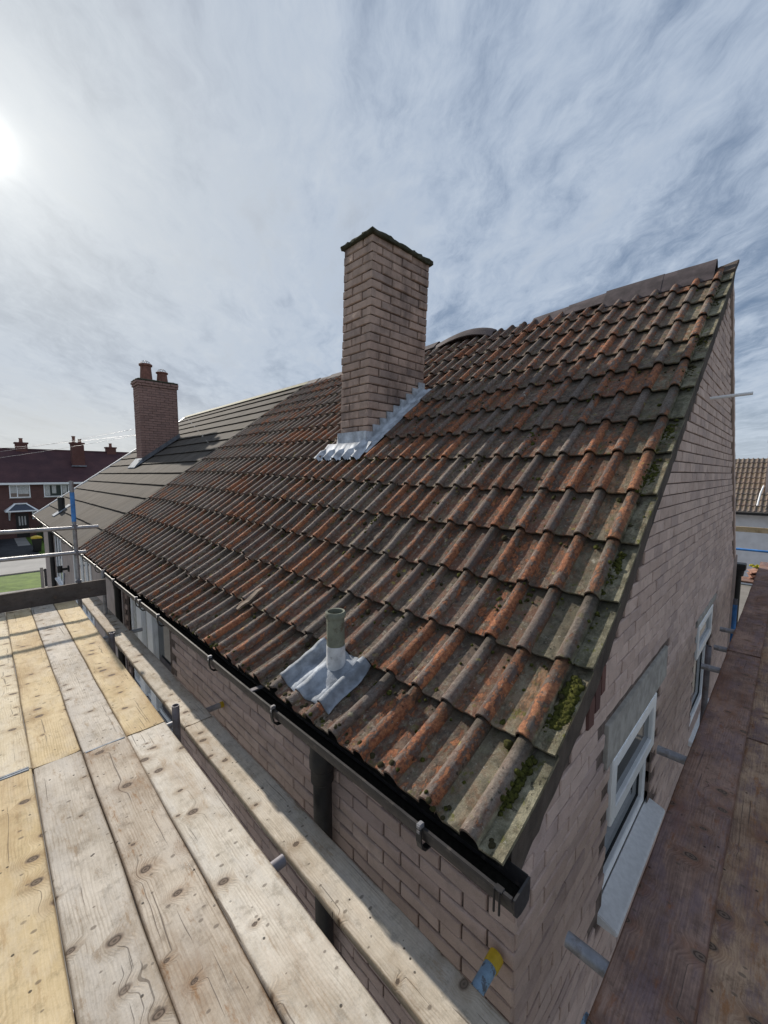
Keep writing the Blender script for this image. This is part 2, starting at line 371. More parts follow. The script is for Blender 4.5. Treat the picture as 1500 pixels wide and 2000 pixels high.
# ------------------------------------------------------------------ camera, sun, sky
F, HZ = 790.0, 926.0
p = math.atan((1000-HZ)/F)
def cam_axes():
    up = Vector((0, -math.cos(p), -math.sin(p)))
    d1 = Vector((-36-750, HZ-1000, F)).normalized(); d1 = (d1 - up*d1.dot(up)).normalized()
    d2 = d1.cross(up)
    if d2.x < 0: d2 = -d2
    return d1, d2, up
AX = cam_axes()
def to_world_dir(c):       # image frame (right, down, forward) to Blender axes
    u, v, z = AX[0].dot(c), AX[1].dot(c), AX[2].dot(c)
    return Vector((v, u, z))
cd = bpy.data.cameras.new('camera'); cam = bpy.data.objects.new('camera', cd); COL.objects.link(cam)
right = to_world_dir(Vector((1, 0, 0))); upv = to_world_dir(Vector((0, -1, 0))); bk = to_world_dir(Vector((0, 0, -1)))
cam.matrix_world = Matrix(((right.x, upv.x, bk.x, 0), (right.y, upv.y, bk.y, 0), (right.z, upv.z, bk.z, ZO), (0, 0, 0, 1)))
cd.sensor_fit = 'HORIZONTAL'; cd.sensor_width = 36; cd.lens = 36*F/1500; cd.clip_start = .02; cd.clip_end = 3000
S.camera = cam
SUN = Vector((.026, .873, .487)).normalized()      # Blender axes
sd = bpy.data.lights.new('sun', 'SUN'); sd.energy = 5.4; sd.angle = math.radians(.9); sd.color = (1, .93, .82)
so = bpy.data.objects.new('sun', sd); COL.objects.link(so)
so.rotation_euler = SUN.to_track_quat('Z', 'Y').to_euler(); so.location = (0, 0, 30)
w = bpy.data.worlds.new('World'); S.world = w; w.use_nodes = True
def build_world():
    m = M.__new__(M); m.t = w.node_tree; m.N = m.t.nodes; m.L = m.t.links
    bg = m.N['Background']
    sky = m.n('TexSky', sky_type='NISHITA'); sky.sun_disc = False
    sky.sun_elevation = math.asin(SUN.z); sky.sun_rotation = math.atan2(SUN.x, SUN.y); sky.air_density = 1.2; sky.dust_density = 1.5
    d = m.gen(); x, y, z = m.sep(d)[:3]
    zz = m.math('ADD', m.math('MAXIMUM', z, 0.0), .16)
    pv = m.n('CombineXYZ', i_X=m.math('DIVIDE', x, zz), i_Y=m.math('DIVIDE', y, zz)).outputs[0]
    pv = m.mapv(pv, rot=(0, 0, math.radians(38)))
    wob = m.n('VectorMath', operation='SCALE', i_0=m.noise(pv, 1.1, 4, .6, 0, True), i_Scale=.42).outputs[0]
    pw = m.n('VectorMath', operation='ADD', i_0=pv, i_1=wob).outputs[0]
    a = m.noise(m.mapv(pw, (1, .42, 1)), 1.25, 8, .6); bb = m.noise(m.mapv(pw, (1, .28, 1), (3, 1, 0)), 3.6, 8, .66)
    rip = m.noise(m.mapv(pw, (1, .45, 1), (5, 2, 0), (0, 0, .6)), 11, 6, .68)
    cov = m.math('ADD', m.math('MULTIPLY', a, .66), m.math('MULTIPLY', bb, .34))
    cov = m.math('ADD', cov, m.math('MULTIPLY', m.math('SUBTRACT', rip, .5), .30))
    mask = m.step(cov, .34, .62)
    sdot = m.n('VectorMath', operation='DOT_PRODUCT', i_0=m.n('VectorMath', operation='NORMALIZE', i_0=d).outputs[0], i_1=tuple(SUN)).outputs['Value']
    sdot = m.math('MAXIMUM', sdot, 0.0)
    g1 = m.math('POWER', sdot, 8.0); g2 = m.math('POWER', sdot, 1500.0)
    thick = m.step(cov, .46, .72)
    cl = m.mix(thick, (.565, .655, .785), (.40, .46, .555))
    cl = m.mix(m.math('MULTIPLY', m.step(rip, .45, .75), .3), cl, (.69, .765, .86))
    blue = m.mix(1.0, m.n('VectorMath', operation='SCALE', i_0=sky.outputs[0], i_Scale=.05).outputs[0], (.95, 1.0, 1.08), 'MULTIPLY')
    blue = m.n('VectorMath', operation='MINIMUM', i_0=blue, i_1=(.42, .46, .52)).outputs[0]
    blue = m.mix(.65, blue, (.215, .30, .45))
    c = m.mix(m.math('MULTIPLY', mask, .9), blue, cl)
    haze = m.math('SUBTRACT', 1.0, m.step(z, .0, .22))
    c = m.mix(m.math('MULTIPLY', haze, .6), c, m.mix(m.math('POWER', sdot, 2.5), (.60, .67, .74), (.86, .82, .70)))
    c = m.mix(m.math('MULTIPLY', g1, .45), c, (.84, .84, .79))
    glow = m.n('VectorMath', operation='SCALE', i_0=(1.0, .96, .86), i_Scale=m.math('ADD', m.math('MULTIPLY', g2, .75), m.math('MULTIPLY', m.math('POWER', sdot, 90.0), .22))).outputs[0]
    c = m.n('VectorMath', operation='ADD', i_0=c, i_1=glow).outputs[0]
    m.L.new(c, bg.inputs['Color']); bg.inputs['Strength'].default_value = 1.0
build_world()
S.view_settings.view_transform = 'Standard'; S.view_settings.look = 'None'; S.view_settings.exposure = 0

# ------------------------------------------------------------------ the near house
PU = 0.0                                    # where along the eaves prof() is read when u is not given
def prof(v, u=None):                        # height of the roof slope above the eye line
    u = PU if u is None else u
    if v >= 2.6: a = -.565 + .787*(v-2.6)
    else:
        k = (.787-.35)/1.4; d = v-1.2
        a = -1.3675 + .35*d + .5*k*d*d
    f = min(1, max(0, (u-1.5)/7.0)); f = f*f*(3-2*f)
    return a + f*(-1.41 + .737*(v-1.2) - a)   # the far end of the roof has sagged straight
def pnorm(v, u=None):
    e = .01; s = (prof(v+e, u)-prof(v-e, u))/(2*e); l = math.hypot(1, s)
    return (-s/l, 1/l)
ARC = [(0.0, 1.2)]
while ARC[-1][1] < 6.6:
    s0, v0 = ARC[-1]; ARC.append((s0 + math.hypot(.01, prof(v0+.01)-prof(v0)), v0+.01))
def v_at(s):
    if s <= 0: return 1.2 + s*.94
    i = min(len(ARC)-2, int(s/ARC[-1][0]*(len(ARC)-1)))
    while ARC[i][0] > s and i > 0: i -= 1
    while i < len(ARC)-2 and ARC[i+1][0] < s: i += 1
    a, b = ARC[i], ARC[i+1]
    return a[1] + (b[1]-a[1])*(s-a[0])/(b[0]-a[0])
S_RIDGE = [a for a in ARC if a[1] <= 6.37][-1][0]
NC = 14; GA = S_RIDGE/NC
U0, U1, VR = .62, 9.2, 6.37
house = thing('brick_house', 'pinkish brick house with mossy weathered ribbed tile roof', 'house', (4.9, 5.4, -5.6))

def fbm(p, s): return mnoise.noise(Vector(p)*s)
def roll_h(f):                               # tile section: flat pan, round roll, small pan
    f = f % 1.0
    if .47 < f < .87:
        a = (f-.67)/.20
        return .047*max(0, 1-abs(a)**2.5)**.62
    return .003*math.cos(f*9)
def ribbed_roof(mb, u0, u1, ncol, nc, ga, lift=.030, flat=False):
    wd = (u1-u0)/ncol
    fs0 = [.47, .48, .50, .54, .61, .67, .73, .80, .84, .86, .87, .95, 1.1, 1.28, 1.42, 1.475]
    fs = [0, .33, .66, 1.0]
    if not flat: fs = fs0
    va = {k: [] for k in ('roll', 'rnd', 'rnd2', 'verge', 'along', 'edge', 'tone', 'side')}
    for c in range(nc):
        if not flat: cphase = R(-.003, .003)
        for i in range(ncol):
            ua = u0 + i*wd
            r1, r2 = random.random(), random.random()
            tone = min(1, max(0, .5 + .28*random.gauss(0, 1)))
            js, jl, ju, tw = R(-.009, .009), R(-.002, .004), R(-.001, .001), R(-.004, .004)
            if not flat and random.random() < .02 and c > 0: js -= R(.02, .045); tw += R(-.012, .012)
            if flat: js, jl, ju, tw = R(-.003, .003), R(-.001, .002), 0, R(-.002, .002)
            L = ga*1.06
            if c == nc-1: L = ga*.985
            nl = 4 if not flat else 2
            if not flat: fs = ([0, .15, .3, .42]+fs0) if i == 0 else (fs0[:12]+[1.0] if i == ncol-1 else fs0)
            chip = R(.012, .03) if (not flat and random.random() < .16) else 0; chipf = random.choice([0, 1])
            ids = []
            for q in range(-1, nl+1):
                fq = max(q, 0)/nl
                s = c*ga + js + fq*L
                row = []
                for k, f in enumerate(fs):
                    u = ua + f*wd*1.0 + ju + tw*fq
                    ss = s + (.005*mnoise.noise(Vector((u*9, c*3.1, 0)))+.004*mnoise.noise(Vector((u*41, c*7.1, 2))) if q <= 0 else 0)
                    if chip and q <= 0 and ((chipf and f > 1.3) or (not chipf and f < .58)): ss += chip*R(.6, 1.1)
                    vv = v_at(ss); nv, nz = pnorm(vv, u)
                    h = (roll_h(f) if not flat else 0) + lift*(1-fq) + jl*(1-fq) + tw*(f-.5)*.5
                    if not flat and f == .47: h -= .006
                    h += .0035*mnoise.noise(Vector((u*5, ss*4, 3)))
                    if q == -1: h -= .017
                    P = (u, vv + nv*h, prof(vv, u) + nz*h)
                    row.append(mb.vert(P))
                    va['roll'].append(0 if flat else max(0, roll_h(f)-.003)/.044); va['rnd'].append(r1); va['rnd2'].append(r2)
                    va['verge'].append(1.0 if i == 0 and f < .5 else (.55 if i == 0 else (.12 if i == 1 else 0))); va['along'].append(fq)
                    va['edge'].append(1.0 if q == -1 else 0); va['tone'].append(tone)
                    va['side'].append(0.5 if flat or not .47 < f < .87 else (f-.47)/.40)
                ids.append(row)
            for a, b in zip(ids, ids[1:]):
                for k in range(len(fs)-1):
                    mb.face((a[k], a[k+1], b[k+1], b[k]), r1)
            # side edge of the verge tile
            if i == 0:
                lo = []
                for q in range(nl+1):
                    x = mb.v[ids[q+1][0]]; lo.append(mb.vert((x[0]+.002, x[1]+.011, x[2]-.022)))
                    for kk, vvv in (('roll',0),('rnd',r1),('rnd2',r2),('verge',.9),('along',.2),('edge',0),('tone',tone),('side',.5)): va[kk].append(vvv)
                for q in range(nl):
                    mb.face((lo[q], ids[q+1][0], ids[q+2][0], lo[q+1]), r1)
    mb.va = va
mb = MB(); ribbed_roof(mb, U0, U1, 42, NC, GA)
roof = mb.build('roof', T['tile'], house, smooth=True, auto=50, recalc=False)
# felt board under the tiles and the rear slope
mb = MB()
vs = [1.22+.1*k for k in range(52)]
for a, b in zip(vs, vs[1:]):
    for k in range(12):
        x0, x1 = U0+.03+(U1-U0-.03)*k/12, U0+.03+(U1-U0-.03)*(k+1)/12
        mb.quad((x0, a, prof(a, x0)-.035), (x1, a, prof(a, x1)-.035), (x1, b, prof(b, x1)-.035), (x0, b, prof(b, x0)-.035))
mb.build('roof_underlay', T['muck'], house)
mb = MB(); va = {k: [] for k in ('roll', 'rnd', 'rnd2', 'verge', 'along', 'edge', 'tone', 'side')}
nu = 42*6
for i in range(nu+1):
    u = .655 + (U1-.655)*i/nu; h = .035*max(0, math.sin(i/6*2*math.pi))
    for vv, zz in ((6.37, 2.37), (9.72, -1.56)):
        mb.vert((u, vv+h*.7, zz+h))
        for k, x in zip(va, (h/.035, .4, .5, 0, .3, 0, .5, .5)): va[k].append(x)
for i in range(nu): mb.face((2*i, 2*i+1, 2*i+3, 2*i+2))
mb.va = va; mb.build('rear_roof', T['tile'], house, smooth=True, recalc=False)

# ridge tiles: angle tiles, two of them knocked askew, one gap
def ridge_piece(mb, u0, u1, dz=0, dz2=None, wv=.185, dv=0, drop=.155, t=.014):
    dz2 = dz if dz2 is None else dz2
    sec = [(-wv, -drop), (-wv*.55, -drop*.42), (-wv*.2, .0), (0, .018), (wv*.2, 0), (wv*.55, -drop*.42), (wv, -drop)]
    rings = []
    n = 5
    for k in range(n+1):
        f = k/n; u = u0+(u1-u0)*f; z = VR and (prof(VR)+.055 + dz*(1-f)+dz2*f)
        r = [(u, VR+dv+a, z+b+R(-.002, .002)) for a, b in sec] + [(u, VR+dv+a*.93, z+b-t) for a, b in reversed(sec)]
        rings.append(r)
    mb.ring_loft(rings, True)
for k, (a, b, d1, d2, dv) in enumerate([(.80, 1.32, .045, .045, -.06), (1.318, 1.98, .05, .045, -.06), (1.976, 2.5, .045, .02, -.01), (2.496, 3.06, .025, -.005, .03),
                           (4.95, 5.5, .06, .03, .03), (5.5, 6.05, .03, .0, .03),
                           (6.05, 6.6, .0, .0, .02), (6.6, 7.15, .0, .0, 0), (7.15, 7.7, 0, 0, 0), (7.7, 8.25, 0, 0, 0), (8.25, 8.75, -.02, -.02, 0), (8.75, 9.2, .0, .0, 0)]):
    mb = MB(); ridge_piece(mb, a, b, d1, d2, dv=dv, drop=.27 if k < 2 else (.17 if k < 4 else .13), wv=.21 if k < 2 else .185); mb.build('ridge_tile', T['ridge'], house, smooth=True, auto=40)
mb = MB()                                  # bowed ridge capping beside the stack
rings = []
for k in range(15):
    f = k/14; u = 3.72+(5.0-3.72)*f; z = prof(VR)+.045+.15*math.sin(math.pi*min(1, f*1.0))**.8*(1-.25*f)
    sec = [(-.17, -.15), (-.1, -.05), (0, .0), (.1, -.05), (.17, -.13)]
    rings.append([(u, VR+.0+a, z+b) for a, b in sec] + [(u, VR+a*.92, z+b-.014) for a, b in reversed(sec)])
mb.ring_loft(rings); o = mb.build('ridge_capping', T['ridge'], house, smooth=True, auto=40); o['label'] = 'bowed dark capping piece lifted off the ridge'

# --- brick walls made of single bricks
def brick_face(mb, axis, plane, out, a0, a1, z0, z1, course, blen, ok, gap=.010, dep=.05, jit=.004, cham=.006, transform=None, start=0):
    """axis 'u': wall runs along u at v=plane; axis 'v': runs along v at u=plane; out=-1/+1 outward sense"""
    nrow = int(round((z1-z0)/course))
    for r in range(nrow):
        zb, zt = z0+r*course+gap/2, z0+(r+1)*course-gap/2
        off = (0 if (r+start) % 2 else blen/2) - blen
        x = a0+off
        while x < a1:
            xa, xb = max(x+gap/2, a0), min(x+blen-gap/2, a1); x += blen
            if xb-xa < .02: continue
            cx, cz = (xa+xb)/2, (zb+zt)/2
            if not ok(xa, xb, zb, zt): continue
            t = random.random(); d = R(-jit, jit*1.1); ti = R(-jit, jit)*.6
            def pt(xx, zz, dd):
                pl = plane+out*dd
                q = (xx, pl, zz) if axis == 'u' else (pl, xx, zz)
                return transform(q) if transform else q
            c = cham
            jj = lambda: R(-.0025, .0025)
            bk = [pt(xa, zb, -dep), pt(xb, zb, -dep), pt(xb, zt, -dep), pt(xa, zt, -dep)]
            md = [pt(xa, zb, d-c), pt(xb, zb, d-c+ti), pt(xb, zt, d-c+ti), pt(xa, zt, d-c)]
            mx = (xa+xb)/2
            fr = [pt(xa+c+jj(), zb+c+jj(), d+jj()), pt(mx, zb+c+jj(), d+ti/2+jj()*1.6), pt(xb-c+jj(), zb+c+jj(), d+ti+jj()),
                  pt(xb-c+jj(), zt-c+jj(), d+ti+jj()), pt(mx, zt-c+jj(), d+ti/2+jj()*1.6), pt(xa+c+jj(), zt-c+jj(), d+jj())]
            I = [mb.vert(q) for q in bk+md+fr]
            b0, m0, f0 = I[0:4], I[4:8], I[8:14]
            for k in range(4): mb.face((b0[k], b0[(k+1) % 4], m0[(k+1) % 4], m0[k]), t)
            mb.face((m0[0], m0[1], f0[2], f0[1], f0[0]), t); mb.face((m0[1], m0[2], f0[3], f0[2]), t)
            mb.face((m0[2], m0[3], f0[5], f0[4], f0[3]), t); mb.face((m0[3], m0[0], f0[0], f0[5]), t)
            mb.face((f0[0], f0[1], f0[4], f0[5]), t); mb.face((f0[1], f0[2], f0[3], f0[4]), t)

VW, UG = 1.40, .665                         # front wall plane, gable plane
def under(v):                               # underside of the verge along the gable
    return prof(v)-.165 if v <= VR else prof(VR)-.13-(v-VR)*1.185
WINS = [(2.60, 3.73, -2.70, -1.72), (5.76, 6.95, -3.10, -1.74)]
LINT = [(2.47, 4.04, -1.72, -1.45), (5.66, 7.2, -1.74, -1.66)]
def gable_ok(a, b, zb, zt):
    if zt > min(under(a), under(b)): return False
    for (x0, x1, y0, y1) in WINS+LINT+[(2.5, 3.85, -2.80, -2.70)]:
        if b > x0+.015 and a < x1-.015 and zt > y0+.015 and zb < y1-.015: return False
    return True
mb = MB()
brick_face(mb, 'v', UG, -1, VW+.01, 9.6, -4.5, 2.36, .0885, .262, gable_ok, jit=.0022, cham=.004, gap=.009)
gable_wall = mb.build('gable_wall', T['brick'], house, recalc=True)
mb = MB()                                   # mortar bed behind, with the window openings left out
xs = sorted(set([VW+.02, 9.58, VR] + [x for w_ in WINS for x in w_[:2]] + [VW+.02+k*.3 for k in range(28)]))
for a, b in zip(xs, xs[1:]):
    if b > 9.58: continue
    m_ = (a+b)/2; cuts = [-5.6]
    for (x0, x1, y0, y1) in WINS:
        if x0-.001 <= a and b <= x1+.001: cuts += [y0-.02, y1]
    lo = -5.6
    segs = []; c = cuts[1:]
    if c: segs.append((-5.6, c[0], -5.6, c[0])); segs.append((c[1], under(a), c[1], under(b)))
    else: segs.append((-5.6, under(a), -5.6, under(b)))
    for (z0, z1, z2, z3) in segs:
        mb.quad((UG+.012, a, z0), (UG+.012, b, z2), (UG+.012, b, z3), (UG+.012, a, z1))
mb.build('gable_mortar', T['mortar'], house, recalc=False)
FW = (4.93, 6.75, -3.05, -1.56)
def front_ok(a, b, zb, zt): return not (b > FW[0] and a < FW[1] and zt > FW[2] and zb < FW[3]) and not (a > 7.0 and zt > -9)
mb = MB()
brick_face(mb, 'u', VW, -1, UG+.002, 9.2, -4.3, -1.36, .0815, .252, front_ok, jit=.003, cham=.005)
mb.build('front_wall', T['brick'], house)
mb = MB()
for (a, b) in ((UG+.012, FW[0]), (FW[1], 9.2)): mb.quad((a, VW+.012, -5.6), (b, VW+.012, -5.6), (b, VW+.012, -1.3), (a, VW+.012, -1.3))
mb.quad((FW[0], VW+.012, -5.6), (FW[1], VW+.012, -5.6), (FW[1], VW+.012, FW[2]), (FW[0], VW+.012, FW[2]))
mb.quad((FW[0], VW+.012, FW[3]), (FW[1], VW+.012, FW[3]), (FW[1], VW+.012, -1.3), (FW[0], VW+.012, -1.3))
mb.build('front_mortar', T['mortar'], house, recalc=False)
mb = MB(); mb.box(7.0, 9.2, VW-.012, VW+.01, -5.6, -1.36); mb.build('render_panel', T['render'], house)
mb = MB()
mb.quad((U0, 9.6, -5.6), (U1, 9.6, -5.6), (U1, 9.6, -1.45), (U0, 9.6, -1.45))
mb.quad((U0+.2, 1.9, -4.0), (U1, 1.9, -4.0), (U1, 9.4, -4.0), (U0+.2, 9.4, -4.0))
mb.build('rear_wall', T['render'], house, recalc=False)
# corbelled kneeler where the gable meets the gutter
mb = MB()
for k in range(4):
    z1 = -1.445-.0815*k; vo = 1.275+.034*k
    mb.box(UG-.006+R(-.004, .004), UG+.10, vo, VW+.03, z1-.076, z1, random.random(), .003)
mb.build('kneeler', T['brick'], house, bevel=.004)
# verge bedding
mb = MB(); rg = []
ks = [1.285+.05*k for k in range(104)]
for v in ks:
    if v > 6.37: break
    n = R(-.007, .007)
    w_ = .012*mnoise.noise(Vector((v*5, 3, 0)))+R(-.005, .005)
    rg.append([(U0+.012+R(0, .008), v, prof(v)-.004), (UG+.06, v, prof(v)-.004), (UG+.06, v, prof(v)-.24), (UG-.010, v, prof(v)-.245+w_*1.5), (UG-.022+n*.4, v, prof(v)-.225+w_*1.5), (UG-.030+n*.6, v, prof(v)-.10), (U0+.012+n, v, prof(v)-.035+n*.6)])
mb.ring_loft(rg); mb.build('verge_mortar', T['vmortar'], house)
mb = MB(); rg = []
for k in range(60):
    v = VR+k*.055; z = prof(VR)+.03-(v-VR)*1.185
    rg.append([(UG-.012+R(-.006, .006), v, z), (UG+.1, v, z), (UG+.1, v, z-.17), (UG-.012, v, z-.15+R(-.02, .02)), (UG-.016+R(-.006, .004), v, z-.06+R(-.02, .02))])
mb.ring_loft(rg); mb.build('verge_mortar', T['brick'], house)
# upturned last verge tile at the apex
mb = MB()
mb.hexa([(U0-.004, 6.18, prof(6.18)+.0), (U0+.2, 6.18, prof(6.18)+.0), (U0+.2, 6.47, prof(6.37)+.05), (U0-.004, 6.47, prof(6.37)+.06),
         (U0-.004, 6.16, prof(6.18)+.05), (U0+.2, 6.16, prof(6.18)+.03), (U0+.2, 6.47, prof(6.37)+.075), (U0-.004, 6.49, prof(6.37)+.115)])
mb.build('apex_tile', T['vmortar'], house, bevel=.006)
# red brick patch under the verge
mb = MB()
for k in range(3):
    v0 = 2.12+.085*k
    mb.box(UG-.013, UG+.03, v0, v0+.078, prof(v0)-.39-R(0,.01), prof(v0)-.235, random.random(), .003)
T['red'] = mat_brick('dull_red_brick', (.15, .075, .065), (.19, .095, .08), (.13, .07, .062))
o = mb.build('brick_patch', T['red'], house, bevel=.004); o['label'] = 'small patch of dull red bricks under the verge'
# lintels
for (a, b, z0, z1) in LINT:
    mb = MB(); mb.box(UG-.012, UG+.05, a, b, z0, z1, j=.002); mb.build('lintel', T['concrete'], house, bevel=.004)
# windows in the gable
def gable_window(a, b, z0, z1, mid, sill=True):
    d0, d1 = UG+.035, UG+.11                  # set back in the opening
    mb = MB(); fw = .075
    mb.box(d0, d1, a, a+fw, z0, z1); mb.box(d0, d1, b-fw, b, z0, z1)
    mb.box(d0, d1, a+fw, b-fw, z1-fw, z1); mb.box(d0, d1, a+fw, b-fw, z0, z0+fw)
    mb.box(d0, d1, a+fw, b-fw, mid-.03, mid+.03)
    w_ = mb.build('window', T['upvc'], house, bevel=.005)
    mb = MB(); e = .088; s0, s1 = UG-.012, UG+.0335   # proud top-hung sash
    A, B, Z0, Z1 = a+.012, b-.012, mid-.045, z1-.012
    mb.box(s0, s1, A, A+e, Z0, Z1); mb.box(s0, s1, B-e, B, Z0, Z1)
    mb.box(s0, s1, A+e, B-e, Z1-e, Z1); mb.box(s0, s1, A+e, B-e, Z0, Z0+e)
    mb.build('top_sash', T['upvc'], w_, bevel=.006)
    mb = MB(); mb.box(UG+.016, UG+.024, A+e-.004, B-e+.004, Z0+e-.004, Z1-e+.004); mb.build('pane', T['glass'], w_)
    mb = MB(); mb.box(UG+.07, UG+.078, a+fw-.004, b-fw+.004, z0+fw-.004, mid-.026); mb.build('pane', T['glass'], w_)
    mb = MB()                                 # dark gasket round the lower pane
    g = .009
    mb.box(UG+.062, UG+.0695, a+fw, a+fw+g, z0+fw, mid-.03); mb.box(UG+.062, UG+.0695, b-fw-g, b-fw, z0+fw, mid-.03)
    mb.box(UG+.062, UG+.0695, a+fw+g, b-fw-g, z0+fw, z0+fw+g); mb.build('gasket', T['black'], w_)
    if sill:
        mb = MB()
        P = [(UG-.10, a-.07, z0-.085), (UG+.034, a-.07, z0-.085), (UG+.034, b+.09, z0-.085), (UG-.10, b+.09, z0-.085),
             (UG-.10, a-.07, z0-.05), (UG+.034, a-.07, z0-.004), (UG+.034, b+.09, z0-.004), (UG-.10, b+.09, z0-.05)]
        mb.hexa(P); mb.build('sill', T['sill'], w_, bevel=.006)
    return w_
gable_window(*WINS[0], -2.13)
gable_window(*WINS[1], -2.12)
# thin overflow pipe
mb = MB(); mb.tube((UG+.03, 5.42, .78), (UG-.33, 5.42, .79), .016, 12, hollow=.003)
mb.build('overflow_pipe', T['upvc'], house, smooth=True, auto=40)
# front window under the gutter
mb = MB(); a, b, z0, z1 = FW; d0, d1 = VW+.03, VW+.09
for x in (a, 5.55, 5.72, 6.05, 6.18, b-.06): mb.box(x, x+.06, d0, d1, z0, z1)
for zz in (z0, z1-.06):
    for x, x2 in ((a+.06, 5.55), (5.78, 6.05), (6.24, b-.06)): mb.box(x, x2, d0, d1, zz, zz+.06)
for x in (5.555, 6.055): mb.box(x, x+.23, VW-.004, VW+.029, z0+.01, z1-.01)
fwin = mb.build('window', T['upvc'], house, bevel=.004)
mb = MB(); mb.box(a+.03, b-.03, VW+.06, VW+.067, z0+.03, z1-.03); mb.build('pane', T['glass'], fwin)
mb = MB()
for k in range(26):
    x = a+.1+.017*k*1.0
    if x < 5.5: mb.box(x, x+.006, VW+.045, VW+.052, z0+.05, z0+.78)
mb.build('railing_reflection', T['galvdark'], fwin)  # thin bars modelled as the reflection of railings in the glass
mb = MB(); mb.box(5.79, 6.04, VW+.048, VW+.055, z0+.06, z1-.06); mb.box(6.25, 6.68, VW+.048, VW+.055, z0+.06, z1-.06); mb.build('curtain', T['curtain'], fwin)
mb = MB(); mb.box(a-.05, b+.05, VW-.07, VW+.028, z0-.06, z0-.003); mb.build('sill', T['sill'], fwin, bevel=.005)

# --- gutter
LIP = (1.145, -1.398)
GSEC = [(1.150, -1.398), (1.150, -1.432), (1.156, -1.458), (1.172, -1.477), (1.20, -1.484), (1.235, -1.484), (1.258, -1.476), (1.264, -1.45), (1.264, -1.395)]
def gutter(u0, u1, parent, endcap=True):
    outer = GSEC; c = (1.207, -1.43)
    inner = [(c[0]+(a-c[0])*.95, c[1]+(b-c[1])*.93 if b < -1.40 else b) for a, b in reversed(GSEC)]
    lip = [(1.150, -1.398), (1.142, -1.398), (1.142, -1.405), (1.150, -1.408)]
    mb = MB(); n = max(2, int((u1-u0)/.5))
    sec = outer[1:] + inner[:-1] + [(1.153, -1.392), (1.141, -1.392), (1.140, -1.404), (1.149, -1.409)]
    rings = []
    for k in range(n+1):
        u = u0+(u1-u0)*k/n; sag = .004*math.sin(u*1.9)+R(-.0015, .0015)
        rings.append([(u, a, b+sag) for a, b in sec])
    mb.ring_loft(rings)
    g = mb.build('gutter', T['gutter'], parent, smooth=True, auto=35)
    if endcap:
        mb = MB(); rr = [(u0-.008, a, b) for a, b in GSEC]; r2 = [(u0-.0005, a, b) for a, b in GSEC]
        mb.ring_loft([rr, r2]); mb.build('end_cap', T['gutter'], g)
        mb = MB()                             # joint clip beside the stop end
        for uu in (u0+.035, u0+.055): mb.box(uu, uu+.007, 1.131, 1.139, -1.475, -1.385)
        mb.box(u0+.030, u0+.062, 1.132, 1.160, -1.391, -1.387); mb.build('clip', T['gutter'], g, bevel=.002)
    mb = MB(); n = int((u1-u0)/.12)           # sludge lying in the channel
    ids = [[mb.vert((u0+.005+(u1-u0-.01)*k/n, v, -1.452+.012*fbm((k*.37, v*20, 1), 1.0)+(.016 if j == 2 else 0))) for j, v in enumerate((1.160, 1.19, 1.22, 1.252))] for k in range(n+1)]
    for A, B in zip(ids, ids[1:]):
        for j in range(3): mb.face((A[j], A[j+1], B[j+1], B[j]))
    mb.build('gutter_sludge', T['muck'], g, smooth=True, recalc=False)
    return g
gut = gutter(.56, 9.15, house)
def bracket(u, g):
    mb = MB()
    pts = [(v, z) for v, z in [(1.136, -1.386), (1.137, -1.44), (1.146, -1.472), (1.168, -1.494), (1.21, -1.50), (1.25, -1.495), (1.275, -1.47)]]
    for (a, b) in zip(pts, pts[1:]):
        mb.hexa([(u, a[0], a[1]), (u+.026, a[0], a[1]), (u+.026, b[0], b[1]), (u, b[0], b[1]),
                 (u, a[0]-.007, a[1]-.006), (u+.026, a[0]-.007, a[1]-.006), (u+.026, b[0]-.007, b[1]-.007), (u, b[0]-.007, b[1]-.007)])
    k = mb.build('gutter_bracket', T['black'], g)
    mb = MB(); mb.box(u+.002, u+.024, 1.126, 1.156, -1.392, -1.372); mb.box(u+.002, u+.024, 1.126, 1.134, -1.412, -1.392); mb.build('bracket_clip', T['galv'], g, bevel=.004)
for u in (.935, 2.08, 3.02, 4.30, 4.95, 5.1, 6.2, 7.4, 8.5): bracket(u, gut)
mb = MB()                                   # fascia under the tile tails
mb.box(U0+.06, U1, 1.272, 1.292, -1.52, -1.40); mb.box(U0+.1, U1, 1.292, VW, -1.47, -1.455); mb.build('fascia', T['black'], house)
# union piece and downpipe
mb = MB(); mb.box(2.36, 2.40, 1.145, 1.275, -1.40, -1.39); mb.box(2.36, 2.40, 1.268, 1.276, -1.39, -1.36); mb.build('gutter_union', T['galvdark'], gut, bevel=.004)
def downpipe(u, r, ztop, parent, hop=True, v=1.325, zb=-5.6):
    mb = MB(); mb.tube((u, v, zb), (u, v, ztop), r, 20); d = mb.build('downpipe', T['black'], parent, smooth=True, auto=40)
    mb = MB()
    if hop: mb.lathe((u, v, ztop), [(r*1.02, -.22), (r*1.22, -.21), (r*1.22, -.13), (r*1.35, -.12), (r*1.36, -.055), (r*1.28, -.04), (r*1.28, .04), (r*.9, .05), (.05, .14)], 22)
    else: mb.lathe((u, v, ztop), [(r*1.02, -.2), (r*1.15, -.19), (r*1.15, -.08), (r*1.02, -.07)], 16)
    mb.build('collar', T['black'], d, smooth=True, auto=35)
downpipe(1.86, .056, -1.60, house)
downpipe(6.98, .045, -1.50, house, False)

PU = 4.3
